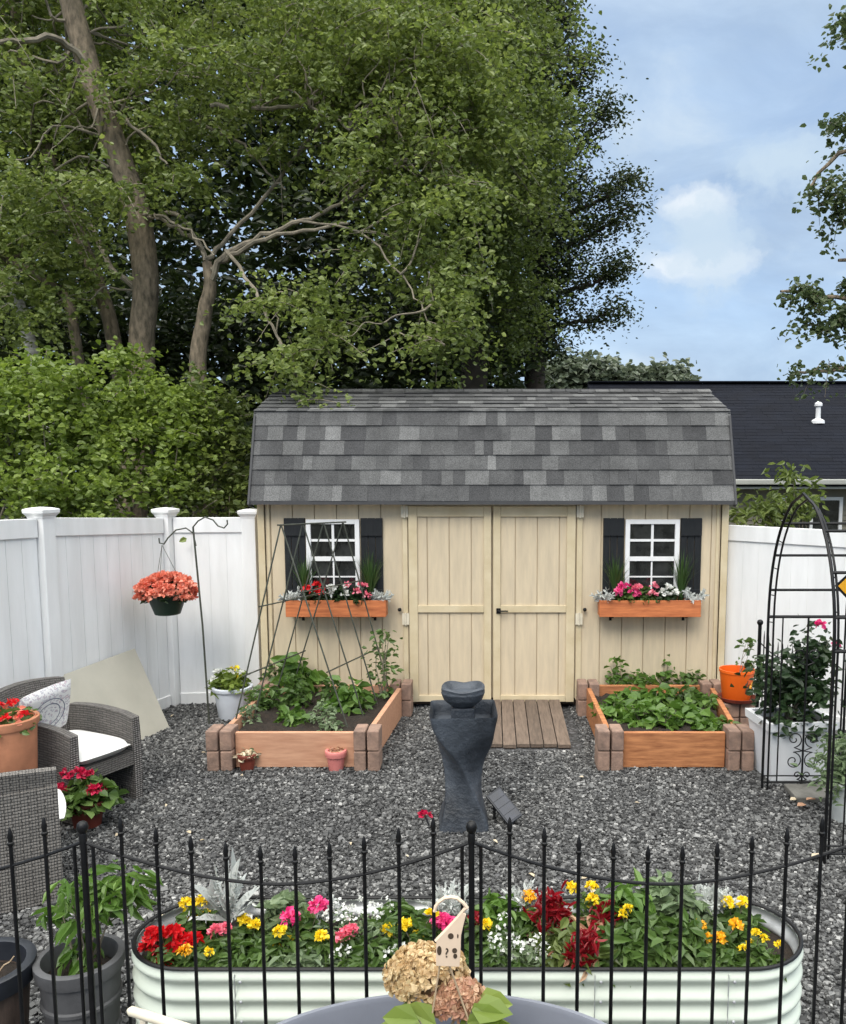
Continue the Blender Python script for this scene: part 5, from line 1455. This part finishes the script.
PZ = PH - .07
gF = 'flowers in the oval planter'
def inpl(C):
    C = C.copy(); C[:, 1] = np.where(C[:, 1] < 2.905, 2.905 + (2.905 - C[:, 1]) * .8, C[:, 1])
    ex = HL - HW; dx = C[:, 0] - pc.x; sx = np.clip(dx, -ex, ex); vx = dx - sx; vy = C[:, 1] - pc.y; q = np.hypot(vx, vy); lim_ = HW - .05
    k = np.where(q > lim_, lim_ / np.maximum(q, 1e-6), 1); C[:, 0] = pc.x + sx + vx * k; C[:, 1] = pc.y + vy * k
    return C
def fpl(name, label, px_, py_, Y, cat='plant'):
    p = at(px_, py_, Y); t_ = thing(name, (p.x, Y, PZ), label, cat, gF); return t_, p
def flower(name, label, spots, leaf, petal, r, Y, mound=None, petals=60, psize=.02, lsize=.05, nl=150, laspect=.5, flat=.8):
    """spots: reference pixels of the blooms; foliage dome below them"""
    xs = [at(x, y, Y).x for x, y in spots]; zs = [at(x, y, Y).z for x, y in spots]
    cx = sum(xs) / len(xs); base = Vector((cx, max(Y, 2.95), PZ)); top = max(max(zs), PZ + .05)
    t_ = thing(name, base, label, 'plant', gF)
    rx = mound or max(.07, (max(xs) - min(xs)) / 2 + .03)
    leaves('foliage', inpl(dome(base, rx, max(.05, (top - PZ) * .9), nl, min(rx, .12))), lsize, G[leaf], t_, aspect=laspect)
    m = MB(); P = [Vector((x, Y + random.uniform(-.03, .03), max(z, PZ + .03))) for x, z in zip(xs, zs)]
    stems(m, base, P, .0025); m.build('stems', M['twig'], t_)
    for p in P: bloom('bloom', [petal_ball(p, r * .88, petals, psize * .9, flat=flat)], G[petal], t_)
    return t_
flower('petunia', 'scarlet petunias at the left end of the oval planter', [(148, 948), (160, 940), (172, 935), (182, 943), (164, 955), (178, 958), (190, 945), (152, 938), (170, 962)], 'garden', 'red', .028, 2.97, mound=.12, petals=40, psize=.032)
flower('marigold', 'yellow marigolds standing at the back left of the oval planter', [(184, 907), (203, 901), (191, 920), (205, 918)], 'garden', 'yellow', .024, 3.2)
flower('marigold', 'orange yellow marigold beside the scarlet petunias', [(187, 947)], 'garden', 'gold', .022, 2.93, mound=.05)
flower('marigold', 'small pale yellow marigold right of the scarlet petunias', [(209, 951)], 'garden', 'yellow', .014, 2.95, mound=.08, petals=34, psize=.015)
flower('zinnia', 'pink zinnia between two yellow marigold clumps at the left', [(222, 933), (216, 931)], 'garden', 'pink', .024, 3.05)
flower('marigold', 'pair of yellow marigolds below the silver plant at left', [(244, 922), (257, 922)], 'garden', 'yellow', .023, 3.12)
flower('marigold', 'three yellow marigolds under the coral zinnia', [(281, 928), (286, 945), (278, 946)], 'garden', 'yellow', .018, 3.02)
flower('zinnia', 'large coral zinnia left of the alyssum', [(291, 915), (318, 908)], 'garden', 'hotpink', .034, 3.12, petals=80, psize=.024)
flower('marigold', 'single yellow marigold in the middle left of the planter', [(322, 935)], 'garden', 'yellow', .022, 3.0, mound=.08)
flower('zinnia', 'pair of pink zinnias before the white alyssum', [(344, 933), (351, 931)], 'garden', 'pink', .025, 3.02, mound=.1)
flower('marigold', 'yellow marigolds left of the wooden garden sign', [(387, 931), (406, 923), (416, 939), (432, 913)], 'garden', 'yellow', .022, 3.06)
flower('zinnia', 'hot pink zinnia behind the wooden garden sign', [(442, 920), (447, 921)], 'garden', 'hotpink', .036, 3.1, petals=80, psize=.026)
flower('zinnia', 'deep red zinnia behind the middle fence post', [(478, 930), (475, 915)], 'garden', 'darkred', .026, 3.08)
flower('marigold', 'yellow marigold just right of the middle fence post', [(486, 923)], 'garden', 'yellow', .020, 3.08, mound=.06)
flower('marigold', 'orange marigold left of the red plumes', [(529, 900), (531, 915)], 'garden', 'gold', .024, 3.2)
flower('marigold', 'yellow marigolds behind the red plumes at the back rim', [(573, 890), (592, 889), (592, 898), (592, 906), (602, 910)], 'garden', 'yellow', .020, 3.24)
flower('marigold', 'two yellow marigolds at the back right by the silver plant', [(727, 901), (742, 902)], 'garden', 'yellow', .023, 3.2)
flower('marigold', 'cluster of yellow marigolds in the right half of the planter', [(735, 925), (706, 938), (718, 935), (700, 928)], 'garden', 'gold', .022, 3.03)
flower('marigold', 'yellow button flowers at the right end over bare soil', [(758, 937), (765, 940), (752, 946), (778, 945), (742, 948)], 'garden', 'yellow', .016, 2.98, petals=36, psize=.014)
flower('marigold', 'small yellow marigold in the leafy right part', [(628, 907), (622, 912)], 'garden', 'yellow', .016, 3.1, petals=34, psize=.015)
for spots, lb in (([(340, 905), (350, 910), (362, 903), (372, 908), (385, 903), (392, 910), (345, 920), (360, 916), (378, 917), (330, 915)], 'white alyssum spreading along the back left rim'), ([(493, 938), (503, 930), (512, 940), (498, 950), (508, 955), (518, 948), (505, 918)], 'white alyssum right of the middle fence post'),
                  ([(528, 945), (538, 940), (545, 948), (533, 955), (550, 955)], 'white alyssum at the foot of the red plumes'), ([(336, 957), (345, 950), (390, 955), (400, 950)], 'small white alyssum at the front rim')):
    xs = [at(x, y, 3.08).x for x, y in spots]
    t_ = thing('alyssum', (sum(xs) / len(xs), 3.08, PZ), lb, 'plant', gF)
    pts = []; parts = []
    for x, y in spots:
        Y = 3.2 if y < 912 else (3.06 if y < 935 else 2.95)
        p = at(x, y, Y); p.z = max(p.z, PZ + .03); parts.append(petal_ball(p, .026, 15, .014)); pts.append(dome((p.x, Y, PZ), .05, p.z - PZ, 45))
    leaves('foliage', np.concatenate(pts), .03, G['sagey'], t_, aspect=.45)
    bloom('blossoms', parts, G['whitebloom'], t_)
for x, y, Y, h, lb in ((228, 912, 3.22, .26, 'tall silver leafed plant at the back left rim'), (326, 915, 3.2, .12, 'small silver plant behind the coral zinnia'), (452, 905, 3.24, .18, 'silver plant behind the wooden garden sign'), (522, 898, 3.25, .14, 'silver plant at the back rim left of the red plumes'), (700, 905, 3.22, .17, 'silver leafed plant at the back right rim'), (714, 898, 3.24, .16, 'silver plant against the rim behind yellow marigolds')):
    p = at(x, y, Y); c = Vector((p.x, Y, PZ))
    t_ = thing('silver_plant', c, lb, 'plant', gF)
    fleshy(c + Vector((0, 0, max(0, p.z - PZ) * .5)), 34, h * .8, .022, G['silver'], t_, el=(.5, 1.4))
# red plumes
for pxs, lb, mt in (([(548, 905), (556, 908), (562, 918), (553, 921), (541, 912)], 'feathery dark red plume flower leaning right, tallest of the plumes', 'darkred'), ([(606, 915), (610, 922), (603, 926)], 'crimson plume flower beside the leafy green mass', 'darkred'), ([(576, 958), (584, 962), (580, 950), (590, 945)], 'drooping dark red plume at the front rim', 'darkred')):
    Y = 3.14 if pxs[0][1] < 930 else 2.9
    P = [at(x, y, Y) for x, y in pxs]; c = Vector((sum(p.x for p in P) / len(P), Y, PZ))
    t_ = thing('plume_flower', c, lb, 'plant', gF)
    leaves('foliage', dome(c + Vector((0, .05, 0)), .08, .15, 60), .075, G['olive'], t_, aspect=.3, up=.2)
    leaves('dark_leaves', dome(c + Vector((0, .05, 0)), .09, .14, 34), .075, G['driedpink'], t_, aspect=.3, up=.2)
    parts = []
    for p in P:
        q = np.array(p) + rng.normal(0, 1, (40, 3)) * np.array([.018, .018, .03]); D = rng.normal(0, .5, (40, 3)) + np.array([.1, 0, .5])
        parts.append(leaf_arrays(q, .045, D=D, aspect=.28))
    bloom('blossoms', parts, G[mt], t_)
    m = MB(); stems(m, c, P, .004); m.build('stems', M['twig'], t_)
# green clumps that fill the planter
for i, (x, y, Y, r, h, lf, sz, lb) in enumerate(((630, 905, 3.18, .13, .22, 'fresh', .07, 'leafy green mass, back row, left part'), (665, 900, 3.2, .14, .24, 'sagey', .07, 'grey green leafy mass, back row, middle'), (650, 935, 3.02, .14, .17, 'garden', .07, 'leafy green mass, front row, middle'),
        (620, 940, 2.98, .11, .14, 'garden', .065, 'leafy green mass, front row, beside the red plumes'), (685, 935, 3.02, .12, .16, 'garden', .065, 'leafy green mass, front row, right of middle'), (690, 910, 3.15, .12, .18, 'sagey', .06, 'grey green leafy clump near the back right'),
        (720, 945, 2.95, .10, .10, 'garden', .05, 'low green clump at the front right'), (250, 945, 2.97, .16, .09, 'garden', .055, 'low green foliage along the front left rim'), (300, 955, 2.93, .14, .08, 'sagey', .045, 'low grey green foliage at the front left'),
        (285, 900, 3.22, .12, .16, 'sagey', .06, 'pale green bushy foliage at the back left'), (500, 910, 3.2, .12, .15, 'fresh', .065, 'pale green bush right of the middle post'), (400, 912, 3.2, .10, .13, 'garden', .06, 'green clump left of the sign at the back'), (375, 945, 2.98, .16, .09, 'garden', .05, 'low green foliage before the alyssum'),
        (500, 950, 2.95, .15, .08, 'garden', .045, 'low green foliage at the centre front'), (450, 950, 2.95, .12, .09, 'garden', .05, 'low green foliage behind the dried hydrangea'), (560, 940, 3.0, .10, .12, 'olive', .07, 'olive green leaves under the red plumes'), (740, 905, 3.2, .09, .10, 'garden', .05, 'dark green clump under the back right marigolds'))):
    p = at(x, y, Y); c = Vector((p.x, Y, PZ))
    t_ = thing('leafy_plant', c, lb + ' of the oval planter', 'plant', gF)
    leaves('foliage', inpl(dome(c, r, h, int(170 + 900 * r * h * 8), min(r, .12))), sz, G[lf], t_, aspect=.42, up=.5)

# ================================================================ black picket fence in front
YP = 2.5; zt_ = 1.0
def X(px_): return (px_ - PX) / F * YP / .955
posts = [X(84), X(471.5), X(859)]; posts = [posts[0] - (posts[1] - posts[0])] + posts
pf = thing('picket_fence', (posts[2], YP, 0), 'black metal picket fence with spear tips and scalloped rail in front of the planter', 'fence')
for i, x in enumerate(posts):
    p = MB().tube([(x, YP, 0), (x, YP, 1.085)], .0098, 10).build('post', M['black'], pf, smooth=True)
    MB().lathe([(.0115, 1.06), (.0115, 1.085), (.010, 1.09), (.015, 1.098), (.0178, 1.109), (.015, 1.121), (.008, 1.127), (0.0, 1.128)], (x, YP, 0), 14).build('finial', M['black'], p, smooth=True)
def railz(f): return .924 + .138 * abs(2 * f - 1) ** 1.75
for a, b in zip(posts[:-1], posts[1:]):
    MB().tube([(a + (b - a) * k / 24, YP, railz(k / 24)) for k in range(25)], .0055, 7).build('rail', M['black'], pf, smooth=True)
    MB().tube([(a, YP, .12), (b, YP, .12)], .0055, 7).build('rail', M['black'], pf, smooth=True)
    L_ = b - a; e0 = .029; xs = [a + e0, b - e0]
    for s in (xs): MB().tube([(s, YP, .04), (s, YP, railz((s - a) / L_) + .001)], .0058, 7).build('picket', M['black'], pf, smooth=True)
    s0, s1 = a + .118, b - .118
    for k in range(10):
        s = s0 + (s1 - s0) * k / 9; zr = railz((s - a) / L_) + .105
        m = MB().tube([(s, YP, .04), (s, YP, zr - .035)], .006, 8)
        m.lathe([(.0062, zr - .042), (.0095, zr - .038), (.0095, zr - .031), (.0062, zr - .028), (.0066, zr - .024), (.0088, zr - .012), (.004, zr + .012), (0, zr + .02)], (s, YP, 0), 10)
        m.build('picket', M['black'], pf, smooth=True)
# red cloth flower tied to one spear tip
p = at(425, 816, 2.52)
t_ = thing('red_flower', p, 'small red flower fixed on a picket tip in front of the fountain', 'flower')
bloom('petals', [petal_ball(p, .013, 26, .016)], G['crimson'], t_)
MB().ball(p, .005).build('centre', M['darkmark'], t_)
MB().tube([p, at(429, 826, 2.507)], .003, 5).build('tie', M['black'], t_)

# ================================================================ pots outside at the left front
c = Vector((-1.535, 2.98, 0))
t_ = pot('barrel_pot', 'grey ribbed barrel pot with tall green seedlings behind the fence post', c, .145, .40, M['greypot'], 'planter pot', taper=.80, rim=.012, rimh=.055, n=36, bands=((.12, .008), (.24, .008)))
t_ = thing('pepper_plant', c + Vector((0, 0, .33)), 'light green leafy seedlings growing in the grey barrel pot', 'plant')
tips = [at(x, y, c.y + random.uniform(-.06, .1)) for x, y in ((58, 905), (70, 890), (95, 890), (108, 880), (118, 882), (128, 890), (62, 920), (100, 905), (112, 900), (140, 886), (85, 915))]
m = MB(); stems(m, c + Vector((0, 0, .33)), tips, .004); m.build('stems', M['twig'], t_)
C = np.concatenate([np.array(q) + rng.normal(0, .028, (16, 3)) for q in tips] + [dome(c + Vector((0, 0, .36)), .07, .12, 40)])
leaves('foliage', C, .085, G['fresh'], t_, aspect=.32, droop=.6)
c = Vector((-1.86, 2.90, 0))
pot('barrel_pot', 'brown barrel pot with a navy rim and no plant at the left edge', c, .165, .41, M['brownpot'], 'planter pot', taper=.80, rim=.014, rimh=.07, n=36)
t_ = [o for o in bpy.data.objects if o.get('label', '').startswith('brown barrel')][0]
MB().lathe([(.181, .345), (.184, .352), (.184, .412), (.172, .416), (.150, .412), (.143, .34)], c, 36, cap0=False, cap1=False).build('rim_band', M['navy'], t_, smooth=True)
t_ = thing('dry_sprig', c + Vector((0, 0, .34)), 'few dry stalks lying in the brown barrel pot', 'plant')
for k in range(4): MB().tube(wob(c + Vector((random.uniform(-.1, .1), random.uniform(-.1, .1), .34)), c + Vector((random.uniform(-.1, .12), random.uniform(-.1, .1), .40)), 4, .05), .003, 5).build('stalk', M['bamboo'], t_)

# cream tube: the raised arm end of a folding garden kneeler at the very bottom left
gk = thing('garden_kneeler', (-.95, 2.18, 0), 'cream tube framed garden kneeler whose arm shows at the bottom left', 'kneeler')
e0 = at(131, 1011, 2.36); e1 = at(182, 1027, 2.30); dv = (e1 - e0)
MB().tube([e0 - dv * .06, e0, e1, e0 + dv * 2.6, e0 + dv * 2.9 + Vector((0, 0, -.06))], [.006, .0145, .0145, .0145, .0145], 10).build('arm', M['hinge'], gk, smooth=True)
for k in (.25, 2.85):
    b_ = e0 + dv * k; MB().tube([b_, Vector((b_.x, b_.y - .02, 0))], .012, 8).build('leg', M['hinge'], gk, smooth=True)
b_ = e0 + dv * 1.5; MB().box(b_.x - .2, b_.x + .2, b_.y - .34, b_.y - .03, .16, .21).build('pad', M['navy'], gk, bevel=.02)
for k in (.25, 2.85):
    q_ = e0 + dv * k; MB().tube([(q_.x, q_.y - .015, .15), (q_.x, q_.y - .34, .15), (q_.x, q_.y - .34, 0)], .012, 8).build('leg', M['hinge'], gk, smooth=True)

# ================================================================ tub with dried hydrangea and the wooden sign
tcx = X(443) * .95; TC = Vector((tcx, 2.035, 0)); TA, TB, TZ = .56, .345, .64
tb = thing('oval_tub', TC, 'smooth blue grey oval tub in front of the fence', 'tub')
pr = [(.86, 0.0), (.87, .006), (.985, TZ - .03), (1.02, TZ - .028), (1.035, TZ - .012), (1.03, TZ), (1.0, TZ), (.985, TZ - .012), (.955, TZ - .20), (.93, TZ - .26)]
MB().lathe([(r * TA, z) for r, z in pr], TC, 64, 1, TB / TA).build('tub_body', M['tub'], tb, smooth=True)
MB().lathe([(.95 * TA, TZ - .20), (.4 * TA, TZ - .19)], TC, 40, 1, TB / TA).build('soil', M['soil'], tb, smooth=True)
hb_ = Vector((at(445, 1010, 2.12).x, 2.12, TZ - .19))
hy = thing('hydrangea', hb_, 'dried tan hydrangea with two fading flower heads in the blue grey tub', 'hydrangea')
for x, y, Y, rx, rz, nfl, mt in ((427, 974, 2.16, 43, 27, 430, 'dried'), (458, 1000, 2.10, 28, 21, 260, 'driedpink')):
    c = at(x, y, Y); k = Y / F
    d = unit(rng.normal(0, 1, (nfl, 3))); d[:, 2] = np.where(d[:, 2] < -.5, -d[:, 2], d[:, 2]); r3 = np.array([rx * k, rx * k * .8, rz * k])
    P = np.array(c) + d * r3 * (.8 + .25 * rng.random((nfl, 1)))
    parts = []
    for j in range(4):   # four sepals to a floret
        tg = unit(np.cross(d, np.array([.3, .2, 1.0])[None])); bt = np.cross(d, tg); a = j * PI / 2 + rng.random(nfl) * .6
        D = tg * np.cos(a)[:, None] + bt * np.sin(a)[:, None] + d * .25
        b3 = leaf_arrays(P, .0165, D=D, aspect=.95, up=.2); parts.append(b3)
    bloom('flower_head', parts, G[mt], hy)
    MB().ball(c, tuple(r3 * .78), 12, 8).build('flower_core', pmat('dry flower core' + str(x), (.16, .10, .05), .95, .3, 60), hy, smooth=True)
    MB().tube(wob(hb_, c - Vector((0, 0, rz * k * .7)), 5, .05), .004, 6).build('stem', M['bamboo'], hy)
P_ = [(395, 1018, 1, -.8), (410, 1014, .5, -.9), (402, 1028, 1, -.5), (500, 1012, -.6, -.7), (508, 1004, -1, -.5), (490, 1018, -.3, -1), (475, 1020, .1, -1), (505, 1024, -1, -.3), (430, 1022, .2, -1), (440, 1030, 0, -1)]
A = []
for x, y, dx, dy in P_:
    c = at(x, y, 2.05 + random.uniform(-.05, .03)); d = Vector((c.x - hb_.x, random.uniform(-.06, .02), random.uniform(.0, .06)))
    A.append(leaf_arrays(np.array([c - d * .5]), .105, D=np.array([d]), aspect=.72, up=1.5, jitter=.15))
bloom('leaves', A, G['shrub'], hy)
m = MB(); stems(m, hb_, [Vector(a_[0, 0]) for a_ in A], .0035); m.build('stems', M['twig'], hy)

# wooden garden sign: a loop over a slanting board, on two sticks
YS = 2.03
sg = thing('garden_sign', (at(452, 970, YS).x, YS, TZ - .19), 'pale wooden looped garden sign with burnt marks on two sticks', 'sign')
def q2(x, y, dy=0): return at(x, y, YS) + Vector((0, dy, 0))
body = [(436.5, 941), (455, 922), (462, 912.5), (466, 915), (463.5, 925), (461, 936), (460.5, 952), (459.5, 967), (436, 966), (436, 950)]
MB().prism([q2(*p) for p in body], (0, .008, 0)).build('board', M['wood'], sg, bevel=.001)
loop = [(436.5, 941), (448, 929), (458.5, 917.5), (464.5, 910), (467, 908.5), (463, 903.5), (457, 899), (451, 897.8), (444.5, 898.8), (438.5, 903), (435.5, 907.5), (434.3, 912)]
m = MB(); P = [q2(*p, .004) for p in loop]
for a, b in zip(P[:-1], P[1:]): m.tube([a + (a - b) * .08, b + (b - a) * .08], .0045, 6)
m.build('loop', M['wood'], sg, smooth=True)
def dark(poly): MB().prism([q2(*p, -.0012) for p in poly], (0, .001, 0)).build('burnt_mark', M['darkmark'], sg)
def disc(x, y, rx, ry): dark([(x + rx * math.cos(2 * PI * k / 16), y + ry * math.sin(2 * PI * k / 16)) for k in range(16)])
disc(450.8, 936, 2.9, 2.9); disc(457.8, 936, .7, 2.2)
disc(439.3, 950.5, 2.3, 4.6); disc(454.6, 950.5, 2.5, 2.6); disc(455.2, 956, 2.0, 2.4)
cu = bpy.data.curves.new('mark', 'FONT'); cu.body = '?'; cu.size = .036; cu.extrude = .0005; cu.align_x = 'CENTER'
to = bpy.data.objects.new('mark', cu); col.objects.link(to)
bpy.context.view_layer.update()
me = bpy.data.meshes.new_from_object(to.evaluated_get(bpy.context.evaluated_depsgraph_get())); bpy.data.objects.remove(to)
Mx = Matrix.Translation(q2(446.8, 957, -.0018) - sg.location) @ Matrix.Rotation(PI / 2, 4, 'X'); me.transform(Mx)
link_mesh('lettering', me, M['darkmark'], sg)
for a, b in (((448, 965), (471, 1030)), ((440, 965), (430, 1030))):
    MB().tube([q2(*a, .012), q2(*b, .012)], .0026, 6).build('stick', M['bamboo'], sg, smooth=True)
